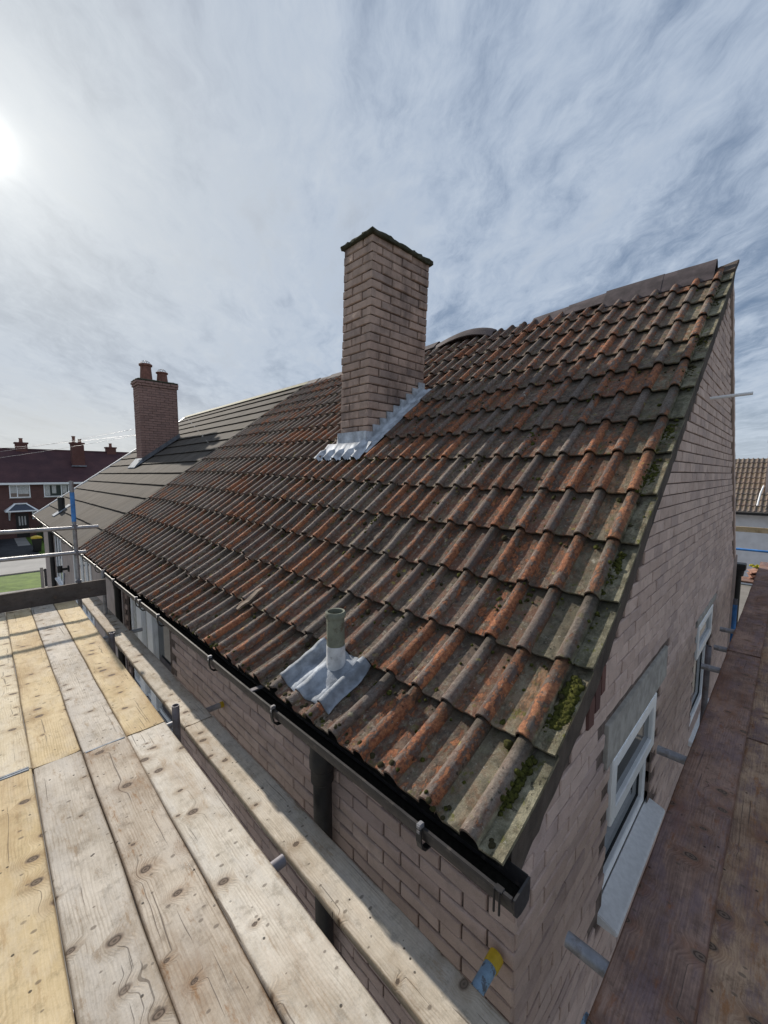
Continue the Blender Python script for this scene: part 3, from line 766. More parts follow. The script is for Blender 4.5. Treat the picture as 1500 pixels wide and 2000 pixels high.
# --- chimney stack
CU0, CU1, CV0, CV1 = 4.055, 4.625, 3.68, 4.80
CZ0, CZ1 = .0, 3.02
def lean(q): return (q[0]-.052*(q[2]-.25), q[1], q[2])
def yes(*a): return True
mb = MB()
CH = .108
def ch_ok(a, b, zb, zt): return True
nC = int(round((CZ1-CZ0)/CH)); CHh = (CZ1-CZ0)/nC
brick_face(mb, 'v', CU0, -1, CV0, CV1, CZ0, CZ1, CHh, .375, yes, gap=.012, jit=.009, cham=.010, transform=lean, dep=.08)
brick_face(mb, 'u', CV0, -1, CU0, CU1, CZ0, CZ1, CHh, .375, yes, gap=.012, jit=.009, cham=.010, transform=lean, dep=.08, start=1)
brick_face(mb, 'v', CU1, 1, CV0, CV1, CZ0, CZ1, CHh, .375, yes, gap=.012, jit=.007, cham=.008, transform=lean, dep=.08)
brick_face(mb, 'u', CV1, 1, CU0, CU1, CZ0, CZ1, CHh, .375, yes, gap=.012, jit=.007, cham=.008, transform=lean, dep=.08, start=1)
chim = mb.build('chimney', T['stack'], house)
mb = MB(); q = .020
mb.hexa([lean(x) for x in [(CU0+q, CV0+q, CZ0), (CU1-q, CV0+q, CZ0), (CU1-q, CV1-q, CZ0), (CU0+q, CV1-q, CZ0), (CU0+q, CV0+q, CZ1), (CU1-q, CV0+q, CZ1), (CU1-q, CV1-q, CZ1), (CU0+q, CV1-q, CZ1)]])
mb.build('chimney_mortar', T['mortar'], chim)
def ragged_slab(mb, u0, u1, v0, v1, z0, z1, f=lambda q: q, amp=.016, n=14):
    m_ = 22; rings = []
    per = []
    for k in range(n): per.append((u0+(u1-u0)*k/n, v0))
    for k in range(m_): per.append((u1, v0+(v1-v0)*k/m_))
    for k in range(n): per.append((u1-(u1-u0)*k/n, v1))
    for k in range(m_): per.append((u0, v1-(v1-v0)*k/m_))
    cu, cv = (u0+u1)/2, (v0+v1)/2
    for lev, (zz, sh) in enumerate([(z0, .97), (z0+.012, 1.0), ((z0+z1)/2, 1.01), (z1-.015, 1.0), (z1, .93), (z1+.012, .6), (z1+.02, .2)]):
        rings.append([f((cu+(a-cu)*sh+R(-amp, amp)*(.6 if sh < .9 else 1), cv+(b-cv)*sh+R(-amp, amp), zz+R(-amp, amp)*.55)) for a, b in per])
    mb.ring_loft(rings)
mb = MB(); ragged_slab(mb, CU0-.034, CU1+.034, CV0-.034, CV1+.034, CZ1-.02, CZ1+.05, lean, .015)
mb.build('chimney_cap', T['cap'], chim, smooth=True)
# lead flashing: stepped side, cover strip on the tiles, front apron
mb = MB()
pl = CU0-.019
def sp(v, z): return lean((pl, v, z)), lean((pl+.016, v, z))
N = 9
for k in range(N):
    v0 = CV0-.02+(CV1+.02-CV0)*k/N; v1 = CV0-.02+(CV1+.02-CV0)*(k+1)/N
    zt = prof(v1)+.155
    A = [(v0, prof(v0)-.03), (v1+.004, prof(v1)-.03), (v1+.004, zt), (v0-.012, zt), (v0, prof(v0)+.10)]
    rr = [sp(*x)[0] for x in A]; r2 = [sp(*x)[1] for x in A]
    mb.ring_loft([rr, r2], True)
fl = mb.build('stepped_flashing', T['lead_lifted'], chim)
mb = MB(); rr = []
for k in range(18):
    v = CV0-.12+(CV1+.14-CV0)*k/17; n = pnorm(v); z = prof(v)
    sec = [(.02, .13), (-.02, .075), (-.075, .05), (-.105, .062), (-.135, .055), (-.175, .048), (-.175, .042), (-.13, .046), (-.07, .035), (0, .05), (.03, .11)]
    rr.append([lean((CU0+a+R(-.003, .003), v+n[0]*b, z+n[1]*b)) for a, b in sec])
mb.ring_loft(rr); mb.build('side_flashing', T['lead_lifted'], chim, smooth=True, auto=45)
mb = MB(); nu_ = 60; rows = []
for j, (dv, up_) in enumerate([(0, .26), (-.004, .12), (-.03, .075), (-.09, .06), (-.16, .052), (-.21, .045)]):
    row = []
    for k in range(nu_+1):
        u = CU0-.14+(CU1+.24-(CU0-.14))*k/nu_
        f = ((u-U0)/((U1-U0)/42)) % 1.0; v = CV0-.018+dv; n = pnorm(v)
        h = up_+(roll_h(f)*1.0 if j > 2 else 0)*(1 if j < 9 else 1)+.004*fbm((u*9, dv*9, 0), 1)
        if j == 0 and not (CU0-.02 < u < CU1+.02): h = .10
        if j < 2: row.append(mb.vert((u, v, prof(v)+h)))
        else: row.append(mb.vert((u, v+n[0]*h, prof(v)+n[1]*h+.01*math.sin(k*1.7)*(j > 4))))
    rows.append(row)
for a, b in zip(rows, rows[1:]):
    for k in range(nu_): mb.face((a[k], a[k+1], b[k+1], b[k]))
mb.build('apron_flashing', T['lead_lifted'], chim, smooth=True, recalc=False)

PU = 1.9
# --- vent pipe with its lead slate
VU, VV = 1.935, 1.495; zr = prof(VV)
mb = MB(); r = .056
mb.lathe((VU, VV, 0), [(r*1.06, zr-.05), (r*1.05, zr+.15), (r*1.03, zr+.195)], 26); vp = mb.build('vent_pipe', T['flue_low'], house, smooth=True, auto=40)
mb = MB(); mb.lathe((VU, VV, 0), [(r, zr+.196), (r*.98, zr+.36), (r*1.0, zr+.372), (r*1.13, zr+.376), (r*1.16, zr+.388), (r*1.15, zr+.402), (r*1.04, zr+.41), (r*.86, zr+.408), (r*.84, zr+.2)], 28, cap=False)
mb.build('pipe_top', T['flue'], vp, smooth=True, auto=50)
mb = MB(); mb.lathe((VU, VV, 0), [(r*.83, zr+.22), (r*.4, zr+.221), (.001, zr+.222)], 16); mb.build('pipe_throat', T['muck'], vp)
mb = MB(); rows = []; na, nb = 44, 20
for j in range(nb+1):
    row = []
    for k in range(na+1):
        fu, fv = k/na, j/nb
        u = 1.725+.50*fu+.010*math.sin(fv*7)-.02*(1-fv); v = 1.275+.345*fv+.008*math.sin(fu*8)
        f = ((u-U0)/((U1-U0)/42)) % 1.0; n = pnorm(v)
        h = .038+roll_h(f)*1.05+.007*fbm((u*16, v*16, 2), 1)+.003*fbm((u*45, v*45, 4), 1)
        d = math.hypot(u-VU, v-VV); 
        if d < .13: h = max(h, .04+.04*(1-(d/.13))) + .006*fbm((u*30, v*30, 0), 1)
        row.append(mb.vert((u, v+n[0]*h, prof(v)+n[1]*h)))
    rows.append(row)
for a, b in zip(rows, rows[1:]):
    for k in range(na): mb.face((a[k], a[k+1], b[k+1], b[k]))
o = mb.build('lead_slate', T['lead'], vp, smooth=True, recalc=False)
sol = o.modifiers.new('thickness', 'SOLIDIFY'); sol.thickness = .006

mb = MB(); rr = []
for k in range(6):
    f = k/5; u = 3.30+.03*f; v = 1.52+.26*f; n = pnorm(v, u); b = .065+.006*math.sin(k*2.1); w_ = .03*math.sin(math.pi*(.15+.7*f))+.006
    rr.append([(u-w_, v+n[0]*b, prof(v, u)+n[1]*b), (u+w_, v+n[0]*(b+.004), prof(v, u)+n[1]*(b+.004)), (u+w_, v+n[0]*(b+.016), prof(v, u)+n[1]*(b+.016)), (u-w_, v+n[0]*(b+.018), prof(v, u)+n[1]*(b+.018))])
mb.ring_loft(rr); tag(mb.build('tile_fragment', mat_plain('broken_tile', (.20, .155, .12), .9, 0, .4, 20, .4, .2), bevel=.003), 'pale broken sliver of tile lying loose on the ribbed roof left of the vent pipe', 'tile fragment')
# --- moss: cushions on the tiles
def lump(mb, u, v, h0, r, sq=.7, t=.2):
    n = pnorm(v, u); c = Vector((u, v+n[0]*h0, prof(v, u)+n[1]*h0)); N_ = Vector((0, n[0], n[1])); A = Vector((1, 0, 0)); B = N_.cross(A)
    seg, st = 9, 4; sd_ = R(0, 99); rings = []
    for i in range(st+1):
        ph = -.35+(math.pi/2+.3)*i/st
        ring = []
        for k in range(seg):
            th = 2*math.pi*k/seg
            d = Vector((math.cos(th)*math.cos(ph), math.sin(th)*math.cos(ph), math.sin(ph)))
            q = r*(1+.38*mnoise.noise(d*1.9+Vector((sd_, 0, 0))))
            ring.append(c+A*d.x*q+B*d.y*q+N_*d.z*q*sq)
        rings.append(ring)
    mb.ring_loft(rings, True, t)
def tile_h(u, v):
    f = ((u-U0)/((U1-U0)/42)) % 1.0
    return .012+roll_h(f)
mb = MB()
def patch(u, v, su, sv, n, r0, r1, t=.2):
    for _ in range(n):
        a, b = random.gauss(0, 1), random.gauss(0, 1)
        if abs(a) > 1.6 or abs(b) > 1.8: continue
        uu = max(U0+.02, u+a*su); vv = max(1.24, v+b*sv)
        lump(mb, uu, vv, tile_h(uu, vv)+R(-.004, .006), R(r0, r1), R(.6, .95), t+R(-.15, .15))
patch(.668, 1.85, .021, .075, 260, .008, .019); patch(.69, 1.73, .014, .05, 70, .006, .014)
patch(.708, 1.46, .011, .075, 120, .006, .016); patch(.695, 2.56, .020, .08, 110, .006, .015)
patch(.695, 3.28, .024, .085, 110, .007, .015, .3); patch(.68, 3.70, .024, .09, 90, .007, .014, .4); patch(.69, 4.35, .03, .12, 60, .007, .012, .6)
patch(.69, 4.8, .03, .12, 60, .007, .012, .6); patch(.71, 5.7, .03, .15, 40, .007, .012, .6); patch(.70, 2.15, .02, .12, 22, .005, .010)
patch(2.80, 2.6, .05, .12, 40, .006, .012, .1); patch(1.76, 3.66, .04, .1, 30, .007, .013, .2); patch(4.0, 3.4, .2, .12, 60, .006, .014, .2); patch(3.6, 4.4, .1, .25, 30, .006, .014, .5)
patch(1.10, 2.38, .03, .06, 14, .006, .014, .5); patch(1.24, 2.29, .03, .06, 10, .006, .016, .6)
for (pu, pv, pn) in ((3.3, 3.1, 40), (3.9, 2.9, 50), (4.6, 3.2, 40), (2.2, 3.3, 26), (5.2, 2.4, 30), (1.9, 2.05, 16), (3.55, 3.6, 40), (6.2, 3.2, 30), (1.4, 4.3, 20), (2.6, 5.0, 20)):
    patch(pu, pv, .10, .14, pn, .005, .012, .25)
wd = (U1-U0)/42
for _ in range(1050):                         # single balls and crumbs, mostly sheltering beside the rolls or under the tails
    i = min(41, int(abs(random.gauss(0, 20)))); c = min(NC-1, int(abs(random.gauss(0, 6))))
    f = random.choice([R(.02, .42), R(.93, 1.0), R(.36, .46)]); u = U0+(i+f)*wd
    s = (c+random.choice([R(.05, .95), R(.80, .95), R(.02, .12)]))*GA
    v = v_at(s); lump(mb, u, v, .010+R(0, .012), min(.022, abs(random.gauss(.005, .006))+.0035), R(.6, .9), R(.1, .95))
for _ in range(90):                          # along the eaves tails
    u = R(.66, 5); lump(mb, u, R(1.2, 1.25), tile_h(u, 1.22)+.015, R(.005, .017), R(.6, .9), R(.3, .95))
mo = mb.build('moss', T['moss'], smooth=True, origin=(U0, 1.3, -1.4))
mo['kind'] = 'stuff'; mo['label'] = 'green and brown moss cushions scattered over the ribbed tiles'; mo['category'] = 'moss'

# ------------------------------------------------------------------ the attached neighbour
PU = 9.2
NB0, NB1 = 9.2, 18.3
nb = thing('attached_house', 'neighbouring house with plain grey flat tile roof', 'house', (13.7, 5.4, -5.6))
mb = MB(); ribbed_roof(mb, NB0+.01, NB1, 22, NC, GA, lift=.035, flat=True); mb.build('roof', T['slate'], nb, recalc=False)
mb = MB()
mb.quad((NB0, 6.37, 2.39), (NB1, 6.37, 2.39), (NB1, 9.7, -1.5), (NB0, 9.7, -1.5)); mb.build('rear_roof', T['slate'], nb, recalc=False)
mb = MB(); rg = []
for k in range(20):
    u = NB0+(NB1-NB0)*k/19
    rg.append([(u, VR+a, prof(VR)+.06+b) for a, b in [(-.14, -.10), (-.06, -.01), (0, .012), (.06, -.01), (.14, -.1), (0, -.05)]])
T['ridge2'] = mat_plain('mossy_ridge', (.20, .19, .12), .8, 0, .3, 10)
mb.ring_loft(rg); mb.build('ridge', T['ridge2'], nb, smooth=True, auto=40)
mb = MB(); rg = []                           # bonding strip where the two roofs meet
for k in range(27):
    v = 1.22+.2*k
    if v > 6.36: v = 6.36
    n = pnorm(v); rg.append([(NB0-.05, v+n[0]*.05, prof(v)+n[1]*.05), (NB0+.05, v+n[0]*.055, prof(v)+n[1]*.055), (NB0+.05, v, prof(v)), (NB0-.05, v, prof(v))])
mb.ring_loft(rg); mb.build('bonding_gutter', T['muck'], nb)
mb = MB(); rg = []                           # pale verge trim at the far end
for k in range(27):
    v = min(6.36, 1.2+.2*k); n = pnorm(v); rg.append([(NB1-.03, v+n[0]*.05, prof(v)+n[1]*.05), (NB1+.06, v+n[0]*.05, prof(v)+n[1]*.05), (NB1+.06, v, prof(v)-.12), (NB1-.03, v, prof(v)-.12)])
mb.ring_loft(rg); mb.build('verge_trim', T['upvc'], nb)
mb = MB(); mb.box(NB0, NB1, VW, VW+.2, -5.6, -1.36); mb.build('front_wall', T['render'], nb)
mb = MB()
mb.v = [tuple(q) for q in [(NB1-.05, VW, -5.6), (NB1-.05, 9.6, -5.6), (NB1-.05, 9.6, -1.5), (NB1-.05, VR, 2.3), (NB1-.05, 2.6, -.62), (NB1-.05, VW, -1.35)]]; mb.face(range(6)); mb.build('gable_wall', T['render'], nb, recalc=False)
mb = MB(); mb.quad((NB0, 9.6, -5.6), (NB1, 9.6, -5.6), (NB1, 9.6, -1.45), (NB0, 9.6, -1.45)); mb.build('rear_wall', T['render'], nb, recalc=False)
g2 = gutter(9.2, 18.25, nb, False)
for u in (9.6, 11, 12.5, 14, 15.6, 17): bracket(u, g2)
mb = MB(); mb.box(NB0, NB1, 1.272, 1.292, -1.54, -1.40); mb.box(NB0, NB1, 1.292, VW, -1.50, -1.47); mb.build('fascia', T['upvc'], nb)
downpipe(15.3, .06, -1.5, nb, False)
def front_window(a, b, z0, z1, muls, parent, curtains=()):
    mb = MB(); d0, d1 = VW-.025, VW-.002
    for x in [a]+list(muls)+[b-.06]: mb.box(x, x+.06, d0, d1, z0, z1)
    for zz in (z0, z1-.06):
        xs_ = [a]+list(muls)+[b-.06]
        for x, x2 in zip(xs_, xs_[1:]): mb.box(x+.06, x2, d0, d1, zz, zz+.06)
    f = mb.build('window', T['upvc'], parent, bevel=.004)
    mb = MB(); mb.box(a+.03, b-.03, VW-.012, VW-.004, z0+.03, z1-.03); mb.build('pane', T['glass'], f)
    mb = MB(); mb.box(a-.04, b+.04, VW-.08, VW-.003, z0-.05, z0-.003); mb.build('sill', T['sill'], f)
    return f
front_window(9.5, 11.6, -3.0, -1.62, [9.85, 10.0, 10.4, 10.55, 11.0], nb)
front_window(13.7, 14.9, -3.0, -1.62, [14.2, 14.35], nb)
mb = MB(); mb.tube((12.6, VW, -2.35), (12.6, VW-.03, -2.35), .08, 14); mb.tube((12.6, VW-.03, -2.35), (12.6, VW-.16, -2.35), .03, 10); mb.tube((12.6, VW-.18, -2.42), (12.6, VW-.18, -2.26), .055, 12)
mb.build('wall_light', T['black'], nb, smooth=True, auto=40)
mb = MB(); mb.path([(13.1, VW-.05, -2.55), (13.15, VW-.07, -2.95), (13.1, VW-.12, -3.05)], .02, 8); mb.lathe((13.1, VW-.12, -3.15), [(.03, 0), (.07, .05), (.07, .1), (.03, .14)], 12)
mb.build('wall_lantern', T['galv'], nb, smooth=True)
# black pipe through the roof
v_ = 1.62; mb = MB(); mb.tube((15.2, v_, prof(v_)-.05), (15.2, v_, prof(v_)+.42), .085, 16, hollow=.012); vp2 = mb.build('vent_pipe', T['black'], nb, smooth=True, auto=40)
mb = MB(); rr = []
for a in (-.22, .22):
    for k in range(1): pass
nn = pnorm(v_)
mb.hexa([(15.2-.22, v_-.22, prof(v_-.22)+.03), (15.2+.22, v_-.22, prof(v_-.22)+.03), (15.2+.22, v_+.2, prof(v_+.2)+.03), (15.2-.22, v_+.2, prof(v_+.2)+.03),
         (15.2-.22, v_-.22, prof(v_-.22)+.055), (15.2+.22, v_-.22, prof(v_-.22)+.055), (15.2+.22, v_+.2, prof(v_+.2)+.055), (15.2-.22, v_+.2, prof(v_+.2)+.055)])
mb.build('pipe_flashing', T['lead'], vp2)
# its chimney
a0, a1, b0, b1 = 14.2, 14.78, 3.55, 4.66
mb = MB(); nC2 = 36
brick_face(mb, 'v', a0, -1, b0, b1, -.1, 2.70, .0757, .24, yes, jit=.003, cham=.004)
brick_face(mb, 'u', b0, -1, a0, a1, -.1, 2.70, .0757, .24, yes, jit=.003, cham=.004, start=1)
for k in range(2):
    brick_face(mb, 'v', a0-.03-.02*k, -1, b0-.03-.02*k, b1+.03+.02*k, 2.70+.0757*k, 2.7757+.0757*k, .0757, .24, yes, jit=.003, cham=.004, start=k)
    brick_face(mb, 'u', b0-.03-.02*k, -1, a0-.03-.02*k, a1+.03, 2.70+.0757*k, 2.7757+.0757*k, .0757, .24, yes, jit=.003, cham=.004, start=k+1)
nch = mb.build('chimney', T['stack2'], nb)
mb = MB(); mb.box(a0+.008, a1, b0+.008, b1, -.1, 2.70); mb.box(a0-.02, a1, b0-.02, b1+.02, 2.703, 2.85); mb.build('chimney_mortar', T['mortar'], nch)
mb = MB(); ragged_slab(mb, a0-.03, a1+.03, b0-.03, b1+.03, 2.851, 2.91, amp=.015); mb.build('chimney_cap', T['cap'], nch, smooth=True)
for (vv, hh, rr_) in ((3.86, .54, .175), (4.32, .36, .165)):
    mb = MB(); mb.lathe((14.48, vv, 2.88), [(rr_*1.05, 0), (rr_*1.0, .06), (rr_*.86, hh*.75), (rr_*.86, hh*.86), (rr_*1.06, hh*.88), (rr_*1.08, hh*.97), (rr_*.95, hh), (rr_*.72, hh), (rr_*.7, hh*.6)], 20, cap=False)
    pt_ = mb.build('chimney_pot', T['pot'], nch, smooth=True, auto=40)
    mb = MB()
    for k in range(6):
        an = k*math.pi/6; pts = [(14.48+math.cos(an)*rr_*.8*math.cos(t_), vv+math.sin(an)*rr_*.8*math.cos(t_), 2.88+hh+.1*math.sin(t_)) for t_ in [math.pi*q/8 for q in range(9)]]
        mb.path(pts, .004, 5)
    mb.build('wire_guard', T['galv'], pt_)
mb = MB(); rr = []
T['leaddark'] = mat_metal('dark_lead', (.13, .135, .15), (.2, .2, .21), .5, .2, .55)
for k in range(12):
    v = b0-.1+(b1+.12-b0)*k/11; n = pnorm(v)
    rr.append([(a0-.012, v, prof(v)+.17), (a0-.016, v, prof(v)+.07), (a0-.20, v+n[0]*.055, prof(v)+n[1]*.055), (a0-.20, v+n[0]*.048, prof(v)+n[1]*.048), (a0-.004, v, prof(v)+.05)])
mb.ring_loft(rr); mb.build('side_flashing', T['leaddark'], nch)
mb = MB(); n = pnorm(b0)
mb.hexa([(a0-.1, b0-.25, prof(b0-.25)+.04), (a1+.1, b0-.25, prof(b0-.25)+.04), (a1+.1, b0-.01, prof(b0)+.045), (a0-.1, b0-.01, prof(b0)+.045),
         (a0-.1, b0-.25, prof(b0-.25)+.065), (a1+.1, b0-.25, prof(b0-.25)+.065), (a1+.1, b0-.012, prof(b0)+.17), (a0-.1, b0-.012, prof(b0)+.17)])
mb.build('apron_flashing', T['lead'], nch)

# ------------------------------------------------------------------ scaffolding boards
def board(u0, u1, v0, v1, ztop, wood, label, group, along='u', th=.038, band=(), warp=.003, tilt=0.0):
    """a plank with slightly rounded, uneven edges; UVs follow its length in metres"""
    mb = MB(); L0, L1 = (u0, u1) if along == 'u' else (v0, v1); C0, C1 = (v0, v1) if along == 'u' else (u0, u1)
    n = max(3, int((L1-L0)/.09)); off = R(0, 60); ov = R(0, 40); sx = R(0, 50)
    wd_ = C1-C0
    sec = [(0, -th*.9), (0, -.007), (.0025, -.0025), (.007, 0), (.25*wd_, 0), (.5*wd_, 0), (.75*wd_, 0), (wd_-.007, 0), (wd_-.0025, -.0025), (wd_, -.007), (wd_, -th*.9), (wd_*.5, -th)]
    rim = [1, 1, 1, .75, .15, 0, .15, .75, 1, 1, 1, 1]
    ids = []; va = []
    for k in range(n+1):
        f = k/n; l = L0+(L1-L0)*f; row = []
        for (c, h) in sec:
            e = 0.0015*mnoise.noise(Vector((l*3, c*7, sx)))+.0012*mnoise.noise(Vector((l*11, c*25, sx)))
            edge = (.0045*mnoise.noise(Vector((l*2.2, 0 if c < wd_/2 else 5, sx+9)))) if c < .01 or c > wd_-.01 else 0
            if k in (0, n): edge += R(-.002, .002)
            z = ztop+h+e+tilt*(1-f)**1.3+warp*math.sin(l*1.3+sx)+.004*((c/wd_-.5)**2)*4*math.sin(sx)
            cc = C0+c+edge; ll = l+(R(-.003, .003) if k in (0, n) else 0)
            q = (ll, cc, z) if along == 'u' else (cc, ll, z)
            i = mb.vert(q); row.append(i); mb.uv[i] = (l+off, c+(.0 if h > -.01 else .25*h)+ov)
            va.append(0)
        ids.append(row)
    va = rim*(n+1)
    m_ = len(sec)
    for a, b in zip(ids, ids[1:]):
        for k in range(m_): mb.face((a[k], a[(k+1) % m_], b[(k+1) % m_], b[k]))
    mb.face(ids[0]); mb.face(ids[-1]); mb.va = {'rim': va}
    o = mb.build('scaffold_board', WOODS[wood], smooth=True, auto=40)
    tag(o, label, 'scaffold board', group)
    for end in band:
        mb = MB(); l0, l1 = (L0-.003, L0+.011) if end == 0 else (L1-.011, L1+.003)
        if along == 'u': mb.box(l0, l1, C0+.012, C1-.012, ztop-.005, ztop+.0045, j=.001)
        else: mb.box(C0+.012, C1-.012, l0, l1, ztop-.005, ztop+.0045, j=.001)
        mb.build('end_band', T['band'], o, bevel=.001)
    return o
G = 'scaffold boards on the platform beside the eaves'
ZB = -1.657; JU = 2.872
lanes = [(.546, .770), (.319, .543), (.096, .316), (-.13, .093), (-.357, -.134), (-.585, -.361)]
near = [('silver', 'pale silvery board nearest the gap, in the near row of the platform'), ('brown', 'patchy brown split board, second from the gap in the near row'),
        ('grey', 'grey knotty board beside the fresh yellow one in the near row'), ('yellow', 'fresh yellow dark-knotted board at the lower left corner'),
        ('cream', 'cream board left of the fresh yellow near board, mostly out of view'), ('grey', 'grey outermost board of the near row, out of view')]
far = [('yellow', 'yellow board along the gap in the far row, ending at the upright stub'), ('grey', 'grey brown board between two yellow ones in the far row'),
       ('yellow', 'yellow board left of the grey far row board'), ('cream', 'pale creamy board at the left picture edge in the far row'),
       ('cream', 'outer creamy board of the far row'), ('grey', 'outermost grey board of the far row, out of view')]
for k, (c0, c1) in enumerate(lanes[:5]):
    dz = R(-.002, .002)
    board(-1.4, JU-.004+(.02*k if k > 1 else 0), c0, c1, ZB+dz, near[k][0], near[k][1], G, band=(1,) if k in (1, 3) else (), tilt=.03 if k == 0 else 0)
    board(JU+.004+(.02*k if k > 1 else 0), 6.56, c0, c1, ZB+dz+.002, far[k][0], far[k][1], G, band=(0,) if k == 3 else ())
G2 = 'lower inside boards next to the house wall'
ZI = -1.96
board(-1.4, 3.20, .992, 1.215, ZI, 'silver', 'long pale inside board half in shade below the gutter', G2)
board(3.215, 5.75, .992, 1.215, ZI-.002, 'silver', 'middle inside board with a rusty stain under the gutter', G2)
board(5.3, 8.0, 1.0, 1.22, ZI-.043, 'grey', 'farthest inside board running under the upright end board', G2)
G3 = 'dark damp boards along the gable wall'
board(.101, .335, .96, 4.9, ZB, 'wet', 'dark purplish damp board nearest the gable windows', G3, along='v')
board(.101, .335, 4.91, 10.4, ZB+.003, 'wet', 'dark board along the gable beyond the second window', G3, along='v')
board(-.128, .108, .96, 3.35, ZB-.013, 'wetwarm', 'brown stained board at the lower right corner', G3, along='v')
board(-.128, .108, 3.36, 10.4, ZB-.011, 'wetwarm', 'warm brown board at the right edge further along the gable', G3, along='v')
board(-.36, -.132, .96, 10.4, ZB, 'wetwarm', 'outer brown board of the gable walkway', G3, along='v')
# upright toe board at the far end
mb = MB(); off = R(0, 9); n = 30; va = []
for k in range(n+1):
    v = -2.6+3.72*k/n
    for (uu, zz, r_) in ((6.58, -1.66, 1), (6.58, -1.44, 1), (6.62, -1.44, 1), (6.62, -1.66, 1)):
        i = mb.vert((uu+.002*fbm((v*2, 0, 0), 1), v, zz+.003*fbm((v*3, zz, 0), 1))); mb.uv[i] = (v+off, zz); va.append(.3)
for k in range(n):
    for j in range(4): mb.face((4*k+j, 4*k+(j+1) % 4, 4*k+4+(j+1) % 4, 4*k+4+j))
mb.face((0, 1, 2, 3)); mb.face([4*n+j for j in range(4)]); mb.va = {'rim': va}
tag(mb.build('toe_board', WOODS['toe'], bevel=.003), 'dark weathered toe board standing on edge across the platform end', 'scaffold board')

# ------------------------------------------------------------------ scaffold tubes
RT = .0242
def tube_thing(name, a, b, label, mat='galv', group='scaffold tubes', r=RT, cat='scaffold tube'):
    mb = MB(); mb.tube(a, b, r, 18, hollow=.004); o = mb.build(name, T[mat], smooth=True, auto=40)
    return tag(o, label, cat, group)
def coupler(o, c, along):
    mb = MB(); c = Vector(c)
    d = {'u': (1,0,0), 'v': (0,1,0), 'z': (0,0,1)}[along]; d = Vector(d)*.03
    mb.tube(c-d, c+d, RT*1.38, 14); mb.tube(c+Vector((-.045, 0, .0)), c+Vector((.02, .0, 0)), .018, 8); mb.box(c.x-.06, c.x-.03, c.y-.014, c.y+.014, c.z-.03, c.z+.03)
    mb.build('coupler', T['galvdark'], o, bevel=.002)
o = tube_thing('scaffold_standard', (6.72, .835, -5.6), (6.72, .835, -.09), 'upright grey tube with a blue band at the platform end', group='upright scaffold tubes')
mb = MB(); mb.tube((6.72, .835, -.63), (6.72, .835, -.24), RT+.0016, 18); mb.build('blue_band', T['bluepaint'], o, smooth=True, auto=40)
coupler(o, (6.70, .835, -.70), 'z'); coupler(o, (6.70, .835, -1.05), 'z'); coupler(o, (6.70, .835, -1.45), 'z')
tube_thing('guard_rail', (6.67, -4, -.64), (6.67, 1.09, -.715), 'upper grey guard rail across the platform end', group='guard rails')
tube_thing('guard_rail', (6.67, -4, -.985), (6.67, .935, -1.045), 'lower grey guard rail across the platform end', group='guard rails')
tube_thing('scaffold_standard', (4.92, .86, -5.6), (4.92, .86, -1.655), 'short tube stub in the gap farther from the camera', 'galvdark', 'upright scaffold tubes')
tube_thing('scaffold_standard', (2.93, .855, -5.6), (2.93, .855, -1.605), 'tube stub standing in the gap at the board joint', 'galvdark', 'upright scaffold tubes')
tube_thing('scaffold_standard', (6.85, 1.14, -5.6), (6.85, 1.14, -1.36), 'thin upright tube beside the right end of the toe board', 'galv', 'upright scaffold tubes')
tube_thing('scaffold_ledger', (-1.4, .66, -1.757), (6.9, .66, -1.757), 'long ledger tube running below the platform edge', 'galvdark', 'ledger tubes')
for u, lab, mt in ((1.49, 'transom tube end showing in the gap in the foreground', 'galvdark'),):
    tube_thing('transom', (u, -1.2, -1.715), (u, .845 if u < 2 else .86, -1.715), lab, mt, 'transom tubes')
o = tube_thing('transom', (3.42, .6, -2.025), (3.42, 1.375, -2.025), 'pale tube touching the wall past the board joint', 'galv', 'transom tubes')
mb = MB(); mb.tube((3.42, 1.355, -2.025), (3.42, 1.383, -2.025), RT+.002, 16); mb.build('end_cap', T['yellow'], o, smooth=True, auto=40)
o = tube_thing('transom', (.735, 1.0, -1.955-.07), (.735, 1.375, -1.955-.03), 'scuffed pale blue tube with a yellow end cap below the gutter end', 'bluescuff', 'transom tubes', r=.027)
mb = MB(); mb.tube((.735, 1.335, -1.992), (.735, 1.385, -1.986), .031, 16); mb.build('end_cap', T['yellow'], o, smooth=True, auto=40)
tube_thing('transom', (5.95, .6, -2.05), (5.95, 1.38, -2.05), 'short grey tube near the front window', 'galv', 'transom tubes')
for v, lab, u1 in ((1.435, 'grey tube poking from under the dark boards by the first window', .48), (2.905, 'bluish tube sticking out between the two gable windows', .49),
                   (4.5, 'grey tube just before the second gable window post', .475), (5.09, 'tube poking out beside the far upright', .45), (5.75, 'farthest tube poking toward the gable', .47)):
    tube_thing('transom', (-.5, v, -1.722), (u1, v, -1.722), lab, 'galv', 'transom tubes under the gable walkway', r=.026)
tube_thing('transom', (-.1, 1.235, -1.80), (.365, 1.275, -1.775), 'scuffed blue tan tube end at the bottom edge', 'bluescuff', 'transom tubes under the gable walkway', r=.028)
tube_thing('scaffold_standard', (.455, 4.72, -5.6), (.455, 4.72, -1.60), 'dull upright tube in front of the second gable window', 'galvdark', 'upright scaffold tubes')
o = tube_thing('scaffold_standard', (.455, 7.3, -5.6), (.455, 7.3, -1.72), 'blue painted upright tube at the far end of the gable', 'galvdark', 'upright scaffold tubes')
mb = MB(); mb.tube((.455, 7.3, -2.35), (.455, 7.3, -1.80), RT+.002, 16); mb.build('blue_band', T['bluepaint'], o, smooth=True, auto=40)
